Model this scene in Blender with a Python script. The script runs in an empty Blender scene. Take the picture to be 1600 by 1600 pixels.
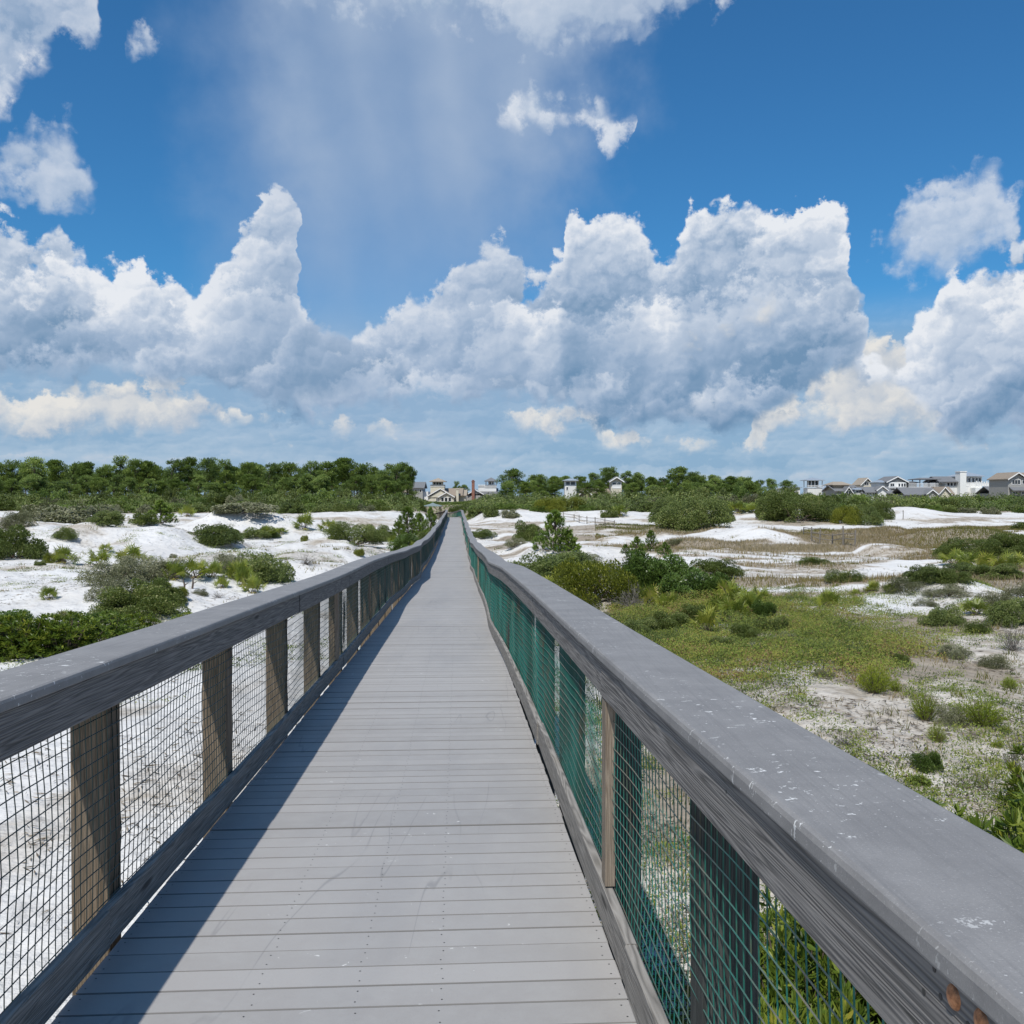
import bpy, math, random
import numpy as np

# ------------------------------------------------------------------ camera, sky, sun, exposure
scene = bpy.context.scene
COL = scene.collection
EYE = 5.0                                  # height of the eye above datum
F, CX, HY = 1500.0, 800.0, 775.0           # focal length, centre column, horizon row for a 1600 px square frame
PITCH = math.atan((800 - HY) / F)
cam_data = bpy.data.cameras.new('camera')
cam = bpy.data.objects.new('camera', cam_data)
COL.objects.link(cam)
cam.location = (0, 0, EYE)
cam.rotation_euler = (math.pi / 2 - PITCH, 0, 0)
cam_data.sensor_fit = 'HORIZONTAL'
cam_data.sensor_width = 36.0
cam_data.lens = 36.0 * F / 1600.0
cam_data.clip_start = 0.05
cam_data.clip_end = 20000
scene.camera = cam

SUNV = np.array([-0.223, -0.65, 1.0])
SUN_EL = math.atan2(SUNV[2], math.hypot(SUNV[0], SUNV[1]))
SUN_ROT = math.atan2(SUNV[0], SUNV[1])
sl = bpy.data.lights.new('sun', 'SUN')
sl.energy = 4.2
sl.angle = math.radians(0.53)
sl.color = (1.0, 0.955, 0.88)
sun = bpy.data.objects.new('sun', sl)
COL.objects.link(sun)
sun.rotation_euler = (math.pi / 2 - SUN_EL, 0, math.pi / 2 + math.atan2(SUNV[1], SUNV[0]))

scene.view_settings.view_transform = 'Standard'
scene.view_settings.look = 'None'
scene.view_settings.exposure = 0.0
scene.view_settings.gamma = 1.0
scene.render.engine = 'CYCLES'
scene.cycles.max_bounces = 6
scene.cycles.diffuse_bounces = 3
scene.cycles.glossy_bounces = 2
scene.cycles.transmission_bounces = 4
scene.cycles.transparent_max_bounces = 8
scene.cycles.use_denoising = True

world = bpy.data.worlds.new('World')
scene.world = world
world.use_nodes = True
WT = world.node_tree
WT.nodes.clear()


class Ex:
    """A node socket with arithmetic."""
    def __init__(self, tree, sock):
        self.t, self.s = tree, sock

    def _m(self, op, *o, clamp=False):
        n = self.t.nodes.new('ShaderNodeMath')
        n.operation = op
        n.use_clamp = clamp
        for i, v in enumerate((self,) + o):
            if isinstance(v, Ex):
                self.t.links.new(v.s, n.inputs[i])
            else:
                n.inputs[i].default_value = float(v)
        return Ex(self.t, n.outputs[0])

    def __add__(a, b): return a._m('ADD', b)
    def __sub__(a, b): return a._m('SUBTRACT', b)
    def __mul__(a, b): return a._m('MULTIPLY', b)
    def __truediv__(a, b): return a._m('DIVIDE', b)
    def mad(a, b, c): return a._m('MULTIPLY_ADD', b, c)
    def rsub(a, b): return a._m('MULTIPLY_ADD', -1.0, b)
    def lo(a, b): return a._m('MINIMUM', b)
    def hi(a, b): return a._m('MAXIMUM', b)
    def pow(a, b): return a._m('POWER', b)
    def clamp(a): return a._m('ADD', 0.0, clamp=True)

    def ss(a, x0, x1):
        n = a.t.nodes.new('ShaderNodeMapRange')
        n.interpolation_type = 'SMOOTHSTEP'
        a.t.links.new(a.s, n.inputs['Value'])
        n.inputs['From Min'].default_value = x0
        n.inputs['From Max'].default_value = x1
        return Ex(a.t, n.outputs['Result'])

    def lin(a, x0, x1, y0=0.0, y1=1.0):
        n = a.t.nodes.new('ShaderNodeMapRange')
        a.t.links.new(a.s, n.inputs['Value'])
        for k, v in (('From Min', x0), ('From Max', x1), ('To Min', y0), ('To Max', y1)):
            n.inputs[k].default_value = v
        return Ex(a.t, n.outputs['Result'])


def xyz(t, x, y, z=0.0):
    n = t.nodes.new('ShaderNodeCombineXYZ')
    for i, v in enumerate((x, y, z)):
        if isinstance(v, Ex):
            t.links.new(v.s, n.inputs[i])
        else:
            n.inputs[i].default_value = v
    return Ex(t, n.outputs[0])


def noise(t, vec, scale, detail=4, rough=0.55, dist=0.0, dim='3D', typ='FBM', lac=2.0, norm=True):
    n = t.nodes.new('ShaderNodeTexNoise')
    n.noise_dimensions = dim
    n.noise_type = typ
    n.normalize = norm if typ == 'FBM' else False
    if vec is not None:
        t.links.new(vec.s, n.inputs['Vector'])
    n.inputs['Scale'].default_value = scale
    n.inputs['Detail'].default_value = detail
    n.inputs['Roughness'].default_value = rough
    n.inputs['Lacunarity'].default_value = lac
    n.inputs['Distortion'].default_value = dist
    return Ex(t, n.outputs[0])


def mixc(t, fac, a, b):
    n = t.nodes.new('ShaderNodeMix')
    n.data_type = 'RGBA'
    if isinstance(fac, Ex):
        t.links.new(fac.s, n.inputs[0])
    else:
        n.inputs[0].default_value = fac
    for i, v in ((6, a), (7, b)):
        if isinstance(v, Ex):
            t.links.new(v.s, n.inputs[i])
        else:
            n.inputs[i].default_value = (*v, 1.0)
    return Ex(t, n.outputs[2])


def ramp(t, fac, stops):
    n = t.nodes.new('ShaderNodeValToRGB')
    t.links.new(fac.s, n.inputs[0])
    cr = n.color_ramp
    while len(cr.elements) < len(stops):
        cr.elements.new(0.5)
    for e, (p, c) in zip(cr.elements, stops):
        e.position = p
        e.color = (*c, 1.0)
    return Ex(t, n.outputs[0])


def az_el(px, py):
    return math.atan((px - CX) / F), math.atan((HY - py) / math.hypot(F, px - CX))


AZ0, AZ1 = -0.56, 0.56


def curve(t, az, pts):
    """Elevation (radians) as a function of azimuth through (px, py) points."""
    n = t.nodes.new('ShaderNodeFloatCurve')
    t.links.new(az.s, n.inputs['Value'])
    m = n.mapping
    m.use_clip = False
    c = m.curves[0]
    q = []
    for px, py in pts:
        a, e = az_el(px, py)
        q.append(((a - AZ0) / (AZ1 - AZ0), e))
    q.sort()
    c.points[0].location = q[0]
    c.points[1].location = q[-1]
    for a, e in q[1:-1]:
        c.points.new(a, e)
    for p in c.points:
        p.handle_type = 'VECTOR'
    m.update()
    return Ex(t, n.outputs[0])


def build_sky():
    t = WT
    tc = t.nodes.new('ShaderNodeTexCoord')
    sep = t.nodes.new('ShaderNodeSeparateXYZ')
    t.links.new(tc.outputs['Generated'], sep.inputs[0])
    x, y, z = (Ex(t, sep.outputs[i]) for i in range(3))
    az = x._m('ARCTAN2', y)
    el = z._m('ARCSINE')
    # shared cloud noise: a billowy field and the same field a step towards the sun
    w1 = noise(t, xyz(t, az, el, 3.7), 16.0, 4, 0.55)
    w2 = noise(t, xyz(t, az, el, 8.2), 16.0, 4, 0.55)
    aw = az + (w1 - 0.5) * 0.040
    ew = el + (w2 - 0.5) * 0.030
    azn = aw.lin(AZ0, AZ1)

    f1 = (noise(t, xyz(t, az, el, 14.4), 55.0, 5, 0.65) - 0.5) * 2.0
    f2 = (noise(t, xyz(t, az, el, 19.4), 55.0, 5, 0.65) - 0.5) * 2.0

    def puffs(ox, oy, seed, scales, sy=1.0, warp=1.0):
        """heaped round billows: height field and the light each billow catches from above"""
        H = L = None
        for k, (sc, w) in enumerate(scales):
            px = (aw - az) * warp + az + f1 * (0.55 / sc) + (ox + 0.37 * k)
            py = ((ew - el) * warp + el) * sy + f2 * (0.55 / sc) + (oy + 0.61 * k)
            p = xyz(t, px, py, 0.0)
            n = t.nodes.new('ShaderNodeTexVoronoi')
            n.voronoi_dimensions = '2D'
            n.feature = 'SMOOTH_F1'
            n.inputs['Smoothness'].default_value = 0.55
            t.links.new(p.s, n.inputs['Vector'])
            n.inputs['Scale'].default_value = sc
            n.inputs['Randomness'].default_value = 0.95
            d = Ex(t, n.outputs['Distance'])
            q = t.nodes.new('ShaderNodeSeparateXYZ')
            t.links.new(n.outputs['Position'], q.inputs[0])
            dx, dy = px - Ex(t, q.outputs[0]), py - Ex(t, q.outputs[1])
            h = d.mad(-1.3, 1.25)
            l = (dy * (0.90 * sc) - dx * (0.42 * sc))
            H = h * w if H is None else H + h * w
            L = l * w if L is None else L + l * w
        return H, L
    ALL = ((9.0, 0.46), (21.0, 0.28), (46.0, 0.17), (95.0, 0.10))
    H1, L1 = puffs(0.0, 0.0, 0, ALL)
    H2, L2 = puffs(3.3, 1.7, 0, ((12.0, 0.46), (27.0, 0.28), (60.0, 0.18)))
    H3, L3 = puffs(7.1, 4.2, 0, ((11.0, 0.40), (26.0, 0.35), (60.0, 0.25)), 2.1)
    fine = noise(t, xyz(t, aw, ew, 4.4), 38.0, 6, 0.62) - 0.5
    n1 = (H1 - 0.75) * 2.0 + fine * 0.45
    n2 = (H2 - 0.70) * 2.0 + fine * 0.6
    rel1 = L1 * 1.15 + (H1 - 0.75) * 0.5 + fine * 0.30
    rel2 = L2 * 1.15 + (H2 - 0.75) * 0.5 + fine * 0.30
    big = noise(t, xyz(t, az, el, 9.0), 5.5, 3, 0.5)

    sky = t.nodes.new('ShaderNodeTexSky')
    sky.sky_type = 'NISHITA'
    sky.sun_disc = False
    sky.sun_elevation = SUN_EL
    sky.sun_rotation = SUN_ROT
    sky.altitude = 0
    sky.air_density = 1.0
    sky.dust_density = 0.6
    sky.ozone_density = 2.4
    hsv = t.nodes.new('ShaderNodeHueSaturation')
    hsv.inputs['Saturation'].default_value = 1.0
    hsv.inputs['Value'].default_value = 1.0
    tint = t.nodes.new('ShaderNodeMix')
    tint.data_type = 'RGBA'
    tint.blend_type = 'MULTIPLY'
    tint.inputs[0].default_value = 1.0
    tint.inputs[7].default_value = (0.31, 0.80, 1.12, 1)
    t.links.new(sky.outputs[0], tint.inputs[6])
    t.links.new(tint.outputs[2], hsv.inputs['Color'])

    WHITE, SOFT, GREY, DARK = (0.80, 0.83, 0.88), (0.54, 0.62, 0.74), (0.33, 0.44, 0.60), (0.16, 0.285, 0.45)
    col = None
    alpha = None
    state = {'c': None, 'a': None}

    def over(c, a):
        """composite cloud colour c with coverage a over what is there"""
        if state['c'] is None:
            state['c'], state['a'] = c, a
            return
        ao = a + state['a'] - a * state['a']
        state['c'] = mixc(t, (a / ao.hi(1e-4)).clamp(), state['c'], c)
        state['a'] = ao

    def layer(top, bot, nn, rel, amp, w, edge, light0, reliefk, basek, cols, opacity=1.0, bot_amp=None, bot_w=None, grow=0.0):
        """a cloud between two elevation curves; edge noise amp (radians), softness edge"""
        if top is not None:
            tp = curve(t, azn, top)
            dt = (tp - ew) + nn * amp + grow
            m = dt.ss(0.0, edge)
        if bot is not None:
            bt = curve(t, azn, bot)
            db = (ew - bt) + nn * (bot_amp if bot_amp is not None else amp) + grow
            mb = db.ss(0.0, bot_w or edge)
            m = mb if top is None else m * mb
        if opacity != 1.0:
            m = m * opacity
        # lit from above: relief towards the sun, and darker the deeper below the top
        if top is not None and basek:
            L = rel * (dt.lin(0.0, 0.13, reliefk, reliefk * 0.45)) + light0
            L = L - (dt * basek)
        else:
            L = rel * reliefk + light0
        L = L + (big - 0.5) * 0.6
        c = ramp(t, L.clamp(), cols)
        over(c, m)

    base = [(0.0, DARK), (0.33, GREY), (0.62, SOFT), (0.9, WHITE)]
    warm = [(0.0, (0.30, 0.41, 0.56)), (0.4, (0.52, 0.57, 0.64)), (0.85, (0.84, 0.81, 0.76))]

    # A: far low bands near the horizon
    st = noise(t, xyz(t, az * 0.9, el * 4.6, 2.0), 9.0, 5, 0.55)
    st2 = noise(t, xyz(t, az * 1.6, el * 4.2, 7.0), 14.0, 4, 0.6)
    a = (el.lin(0.02, 0.125, 1.0, 0.35)) * 0.9
    cA = ramp(t, ((st - 0.5) * 1.3 + (st2 - 0.5) * 0.7 + L3 * 0.55 + 0.25 - el.ss(0.03, 0.13) * 0.26).clamp(),
              [(0.0, (0.275, 0.42, 0.60)), (0.4, (0.40, 0.52, 0.67)), (0.65, (0.52, 0.59, 0.70)), (1.0, (0.72, 0.70, 0.72))])
    mA = el.ss(0.205, 0.13) * 0.92
    over(cA, mA)

    # B: cream lit clouds low behind the main bank
    layer([(-400, 560), (0, 575), (100, 590), (200, 585), (320, 600), (420, 640), (520, 660), (640, 665), (700, 660), (760, 625), (830, 640), (880, 625), (940, 640), (960, 690), (1040, 680), (1100, 690), (1170, 700), (1180, 640), (1240, 590), (1300, 560), (1340, 540), (1380, 545), (1440, 560), (1500, 700), (1560, 720), (1700, 690), (2100, 690)],
          [(-400, 700), (0, 690), (200, 700), (320, 690), (400, 680), (520, 672), (640, 675), (760, 672), (850, 685), (930, 690), (1040, 705), (1170, 705), (1240, 680), (1340, 690), (1440, 690), (1560, 725), (2100, 700)],
          n2, rel2, 0.035, 0, 0.012, 0.72, 1.1, 3.0, warm, 0.9, bot_w=0.03)

    # C: the main bank, white tops and grey bases
    layer([(-500, 300), (-200, 330), (0, 345), (35, 355), (55, 385), (90, 350), (125, 385), (165, 402), (200, 415), (240, 405), (280, 425), (305, 445), (330, 385), (365, 365), (385, 345), (402, 318), (420, 310), (440, 312), (458, 330), (464, 370), (470, 470), (500, 495), (540, 520), (570, 500), (610, 480), (660, 475), (695, 455), (718, 418), (745, 392), (785, 380), (812, 405), (835, 430), (875, 415), (884, 345), (905, 320), (940, 335), (970, 322), (1000, 330), (1020, 372), (1045, 405), (1066, 380), (1076, 325), (1110, 318), (1160, 305), (1215, 314), (1270, 310), (1305, 335), (1322, 372), (1330, 430), (1342, 500), (1356, 560), (1400, 562), (1425, 530), (1462, 485), (1480, 435), (1530, 410), (1600, 380), (1750, 340), (2100, 330)],
          [(-500, 600), (0, 585), (90, 605), (160, 592), (300, 600), (420, 640), (520, 650), (620, 640), (720, 640), (850, 640), (950, 660), (1050, 680), (1140, 680), (1200, 640), (1270, 600), (1340, 590), (1400, 620), (1450, 660), (1480, 690), (1550, 700), (1700, 690), (2100, 690)],
          n1, rel1, 0.038, 0, 0.012, 0.83, 1.05, 4.2, base, 1.0, bot_amp=0.03, bot_w=0.02)
    # blue gap under the overhanging top on the far side
    # D: darker base mass in front of it
    layer([(-500, 520), (0, 470), (60, 440), (120, 425), (155, 470), (190, 520), (300, 545), (420, 545), (480, 490), (520, 500), (560, 530), (640, 560), (800, 590), (900, 600), (1000, 590), (1060, 560), (1110, 540), (1180, 530), (1220, 500), (1250, 470), (1270, 462), (1290, 434), (1320, 430), (1340, 470), (1352, 560), (1370, 640), (1400, 700), (1430, 700), (1460, 640), (1500, 590), (1560, 560), (1620, 540), (2100, 520)],
          [(-500, 622), (0, 600), (90, 622), (160, 606), (300, 614), (420, 645), (520, 640), (620, 640), (720, 640), (850, 650), (950, 665), (1050, 690), (1140, 692), (1180, 680), (1240, 640), (1290, 600), (1330, 590), (1352, 600), (1370, 650), (1400, 700), (1480, 702), (1550, 700), (1700, 690), (2100, 690)],
          n2, rel2, 0.050, 0, 0.022, 0.50, 0.95, 5.6, base, 0.95, bot_amp=0.03, bot_w=0.03)
    # bright cream clump set into the grey
    layer([(1060, 560), (1068, 545), (1080, 500), (1130, 480), (1180, 455), (1215, 440), (1265, 462), (1272, 480), (1280, 560)],
          [(1060, 545), (1075, 555), (1110, 545), (1150, 525), (1190, 530), (1215, 500), (1240, 478), (1272, 470), (1280, 470)],
          n1, rel1, 0.03, 0, 0.028, 0.80, 0.9, 1.5, warm, 0.55)
    # veil of high cloud with falling streaks
    str_ = noise(t, xyz(t, az * 1.0 + el * 0.22, el * 0.02, 4.0), 11.0, 1, 0.5)
    prof = ((aw + (w2 - 0.5) * 0.10).ss(-0.36, -0.16)) * ((aw + (w1 - 0.5) * 0.12 - el * 0.25).ss(0.06, -0.12))
    vh = el.ss(0.08, 0.40).mad(0.72, 0.22)
    veil = prof * vh * (str_.ss(0.3, 0.7).mad(0.5, 0.6)) * (big.ss(0.2, 0.8).mad(0.4, 0.8))
    over(ramp(t, (big + fine * 0.5), [(0.0, (0.30, 0.415, 0.60)), (1.0, (0.45, 0.54, 0.68))]), veil.clamp())
    # E: upper clouds
    off = 1300
    up1 = [(-500, 150), (-100, 190), (0, 240), (30, 215), (60, 190), (110, 195), (140, 250), (162, 300), (168, 330), (173, 600), (195, 600), (200, 90), (216, 70), (240, 40), (278, 60), (290, 95), (303, 80), (312, 60), (345, 90), (352, 110), (357, 600), (390, 600), (395, -60), (420, -200), (1090, -200), (1120, -60), (1150, 60), (1182, 600), (1338, 600), (1345, 420), (1358, 360), (1390, 345), (1420, 300), (1450, 295), (1480, 300), (1500, 305), (1538, 278), (1570, 310), (1590, 335), (1600, 390), (1700, 420), (2100, 400)]
    lo1 = [(-500, 330), (-100, 345), (0, 280), (40, 300), (60, 340), (110, 345), (160, 320), (168, 290), (173, -200), (195, -200), (200, 60), (216, 82), (240, 86), (278, 55), (290, 60), (303, 50), (325, 82), (345, 85), (352, 60), (357, -300), (390, -300), (395, 10), (430, 25), (520, 40), (640, 60), (760, 85), (860, 80), (900, 50), (960, 80), (1000, 55), (1040, 45), (1070, 60), (1090, 52), (1120, 30), (1150, -40), (1182, -300), (1338, -300), (1345, 350), (1358, 385), (1400, 420), (1430, 440), (1480, 425), (1530, 415), (1590, 390), (1600, 350), (1700, 350), (2100, 350)]
    layer(up1, lo1, n1, rel1, 0.046, 0, 0.032, 0.62, 0.6, 0.8, base, 0.80, bot_w=0.038, grow=0.008)
    up2 = [(-500, -300), (0, -300), (120, -300), (150, 40), (165, 90), (176, 600), (768, 600), (772, 200), (800, 165), (850, 162), (900, 175), (940, 170), (985, 205), (1004, 600), (1326, 600), (1332, 335), (1345, 312), (1365, 340), (2100, 400)]
    lo2 = [(-500, 300), (0, 175), (40, 150), (80, 130), (110, 70), (150, 62), (165, 40), (176, -300), (768, -300), (772, 160), (800, 178), (850, 190), (920, 208), (950, 216), (985, 205), (1004, -300), (1326, -300), (1332, 300), (1345, 330), (1365, 300), (2100, 300)]
    layer(up2, lo2, n2, rel2, 0.028, 0, 0.020, 0.70, 0.6, 0.0, base, 0.82, bot_w=0.02, grow=0.014)

    bs = t.nodes.new('ShaderNodeBackground')
    bs.inputs['Strength'].default_value = 0.10
    t.links.new(hsv.outputs[0], bs.inputs['Color'])
    bc = t.nodes.new('ShaderNodeBackground')
    bc.inputs['Strength'].default_value = 1.0
    t.links.new(state['c'].s, bc.inputs['Color'])
    mx = t.nodes.new('ShaderNodeMixShader')
    fade = state['a'] * el.ss(-0.01, 0.0)
    t.links.new(fade.s, mx.inputs[0])
    t.links.new(bs.outputs[0], mx.inputs[1])
    t.links.new(bc.outputs[0], mx.inputs[2])
    out = t.nodes.new('ShaderNodeOutputWorld')
    t.links.new(mx.outputs[0], out.inputs[0])
    world.cycles.sampling_method = 'MANUAL'
    world.cycles.sample_map_resolution = 512


build_sky()


# ------------------------------------------------------------------ helpers
rng = np.random.default_rng(11)
random.seed(5)


def ray(px, py):
    """unit-forward direction (dx, 1, dz) of a photo pixel"""
    u, v = (px - CX) / F, (800 - py) / F
    c, s = math.cos(PITCH), math.sin(PITCH)
    y = c + v * s
    z = -s + v * c
    return u / y, z / y


def vnoise(x, y, seed=0):
    xi, yi = np.floor(x).astype(np.int64), np.floor(y).astype(np.int64)
    xf, yf = x - xi, y - yi
    xf, yf = xf * xf * (3 - 2 * xf), yf * yf * (3 - 2 * yf)

    def h(a, b):
        n = (a * 374761393 + b * 668265263 + seed * 1442695041) & 0xFFFFFFFF
        n = ((n ^ (n >> 13)) * 1274126177) & 0xFFFFFFFF
        return ((n ^ (n >> 16)) & 0xFFFF) / 65535.0
    return (h(xi, yi) * (1 - xf) + h(xi + 1, yi) * xf) * (1 - yf) + (h(xi, yi + 1) * (1 - xf) + h(xi + 1, yi + 1) * xf) * yf


def fbm(x, y, seed=0, oct=4, gain=0.5):
    a, s, t = 1.0, 0.0, 0.0
    for i in range(oct):
        s = s + a * vnoise(x * 2 ** i + 17.3 * i, y * 2 ** i - 9.1 * i, seed + i)
        t += a
        a *= gain
    return s / t


def smooth(x, a, b):
    t = np.clip((x - a) / (b - a), 0, 1)
    return t * t * (3 - 2 * t)


# ---- the boardwalk's course: straight for 132 m, then it swings towards the pavilion
def deck_z(s):
    s = np.asarray(s, float)
    k = 0.0365
    a, b = 27.0, 58.0
    t = np.clip(s, None, a) * k
    u = np.clip(s, a, b) - a
    return -(1.535 + t + k * (u - u * u / (2 * (b - a)))) - 0.045 * np.clip(s - 139, 0, 28)


def walk_x(s):
    s = np.asarray(s, float)
    return -0.355 - 0.0573 * s - np.where(s > 132, 0.0048 * np.clip(s - 132, 0, None) ** 1.9, 0)


# base height relative to the eye, along the view
BY = [-400, -20, 0, 10, 25, 40, 60, 80, 103, 118, 129, 140, 155, 200, 400, 9000]
BZ = [-3.3, -3.2, -3.15, -3.1, -3.2, -3.35, -3.6, -3.75, -3.75, -3.2, -2.5, -2.1, -1.8, -1.8, -2.2, -3.0]
BUMPS = [  # px, distance, amplitude, half width, half depth (m)
    (150, 60, 1.55, 4.6, 7), (40, 66, 1.3, 4, 6), (-140, 62, 1.2, 5, 7), (262, 58, 1.15, 2.6, 5),
    (330, 92, 1.5, 4.0, 6), (430, 96, 1.35, 4.2, 6), (215, 98, 1.1, 3.2, 6), (20, 104, 0.9, 8, 6), (560, 112, 0.5, 6, 6),
    (230, 32, 0.55, 2.6, 5), (380, 36, 0.35, 2.0, 4), (560, 52, 0.3, 3, 4),
    (1190, 76, 0.85, 3.0, 4.0), (1120, 80, 0.55, 4.5, 4.0), (1500, 74, 0.9, 6, 4), (1400, 62, 0.35, 5, 3),
    (1400, 33, 0.45, 2.8, 4), (1550, 47, 0.75, 5, 5), (1640, 36, 0.6, 4, 5), (1000, 31, 0.45, 2.8, 4.5),
    (1320, 44, 0.3, 2.0, 3), (1180, 52, 0.3, 3, 3), (900, 60, 0.3, 4, 4), (800, 96, 0.5, 5, 5),
    (930, 127, 0.6, 5, 6), (790, 128, 0.5, 4, 6), (1010, 126, 0.2, 5, 6), (1230, 128, 0.35, 8, 6), (1420, 130, 0.8, 4, 6),
    (1560, 128, -0.4, 8, 7), (1360, 17, 0.2, 2, 3), (1180, 15, 0.18, 1.6, 3), (640, 121, -0.3, 6, 8),
]
BUMP_W = [((px - CX) / F * d, d, a, sx, sy) for px, d, a, sx, sy in BUMPS]


def ground(x, y):
    """terrain height relative to the eye"""
    x, y = np.asarray(x, float), np.asarray(y, float)
    z = np.interp(y, BY, BZ)
    # the inland ridge wanders in and out
    yy = y + 9.0 * (fbm(x * 0.03, y * 0.02, 40, 2) - 0.5) * smooth(y, 70, 120)
    z = np.interp(yy, BY, BZ)
    for bx, by, a, sx, sy in BUMP_W:
        z = z + a * np.exp(-((x - bx) / sx) ** 2 - ((y - by) / sy) ** 2)
    near = smooth(np.hypot(x, y), 4, 40)
    z = z + (fbm(x * 0.085, y * 0.085, 3, 3) - 0.5) * (0.25 + 0.75 * near)
    z = z + (fbm(x * 0.45, y * 0.45, 9, 3) - 0.5) * 0.20
    z = z + (fbm(x * 1.1, y * 0.9, 19, 2) - 0.5) * 0.16 * smooth(y, 12, 30)
    # hummocks: sand blown against low plants, rounded tops
    hm = fbm(x * 0.22, y * 0.13, 21, 2)
    z = z + smooth(hm, 0.55, 0.8) * 0.5 * smooth(y, 14, 40) * (1 - smooth(y, 85, 115))
    # scoured corridor under the boardwalk
    lim = deck_z(np.clip(y, -10, 170)) - 0.55
    lat = np.abs(x - walk_x(np.clip(y, -10, 172)))
    w = (1 - smooth(lat, 1.2, 5.0)) * (1 - smooth(y, 168, 178))
    z = np.where(z > lim, z * (1 - w) + lim * w, z)
    return z


def hit(px, py, y0=3.0, y1=420.0):
    """where the view ray through a photo pixel meets the terrain: x, y, z(rel. eye)"""
    dx, dz = ray(px, py)
    t = np.geomspace(y0, y1, 4000)
    h = ground(dx * t, t)
    k = np.nonzero(dz * t < h)[0]
    if len(k) == 0:
        return None
    i = k[0]
    return dx * t[i], t[i], float(h[i])


# ---- meshes
def new_mesh(name, V, polys, mats=None, tint=None, mat_idx=None, smooth_shade=False):
    """V (n,3); polys: (m,k) int array of equal polygons, or list of such arrays"""
    V = np.asarray(V, np.float32)
    if not isinstance(polys, (list, tuple)):
        polys = [polys]
    polys = [np.asarray(p, np.int32) for p in polys if len(p)]
    me = bpy.data.meshes.new(name)
    me.vertices.add(len(V))
    me.vertices.foreach_set('co', V.ravel())
    nl = sum(p.size for p in polys)
    me.loops.add(nl)
    me.loops.foreach_set('vertex_index', np.concatenate([p.ravel() for p in polys]))
    cnt = np.concatenate([np.full(len(p), p.shape[1], np.int32) for p in polys])
    me.polygons.add(len(cnt))
    st = np.concatenate([[0], np.cumsum(cnt)[:-1]]).astype(np.int32)
    me.polygons.foreach_set('loop_start', st)
    me.polygons.foreach_set('loop_total', cnt)
    if mat_idx is not None:
        me.polygons.foreach_set('material_index', np.asarray(mat_idx, np.int32))
    me.polygons.foreach_set('use_smooth', np.full(len(cnt), bool(smooth_shade)))
    me.update(calc_edges=True)
    me.validate()
    if tint is not None:
        at = me.attributes.new('tint', 'FLOAT', 'FACE')
        at.data.foreach_set('value', np.asarray(tint, np.float32))
    for m in (mats if isinstance(mats, (list, tuple)) else [mats]):
        me.materials.append(m)
    return me


def link(name, me, parent=None, loc=(0, 0, 0), rz=0.0, sc=None):
    o = bpy.data.objects.new(name, me)
    COL.objects.link(o)
    o.location = loc
    o.rotation_euler = (0, 0, rz)
    if sc is not None:
        o.scale = sc if hasattr(sc, '__len__') else (sc, sc, sc)
    if parent is not None:
        o.parent = parent
    return o


def tag(o, label=None, cat=None, group=None, kind=None):
    if label: o['label'] = label
    if cat: o['category'] = cat
    if group: o['group'] = group
    if kind: o['kind'] = kind
    return o


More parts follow.
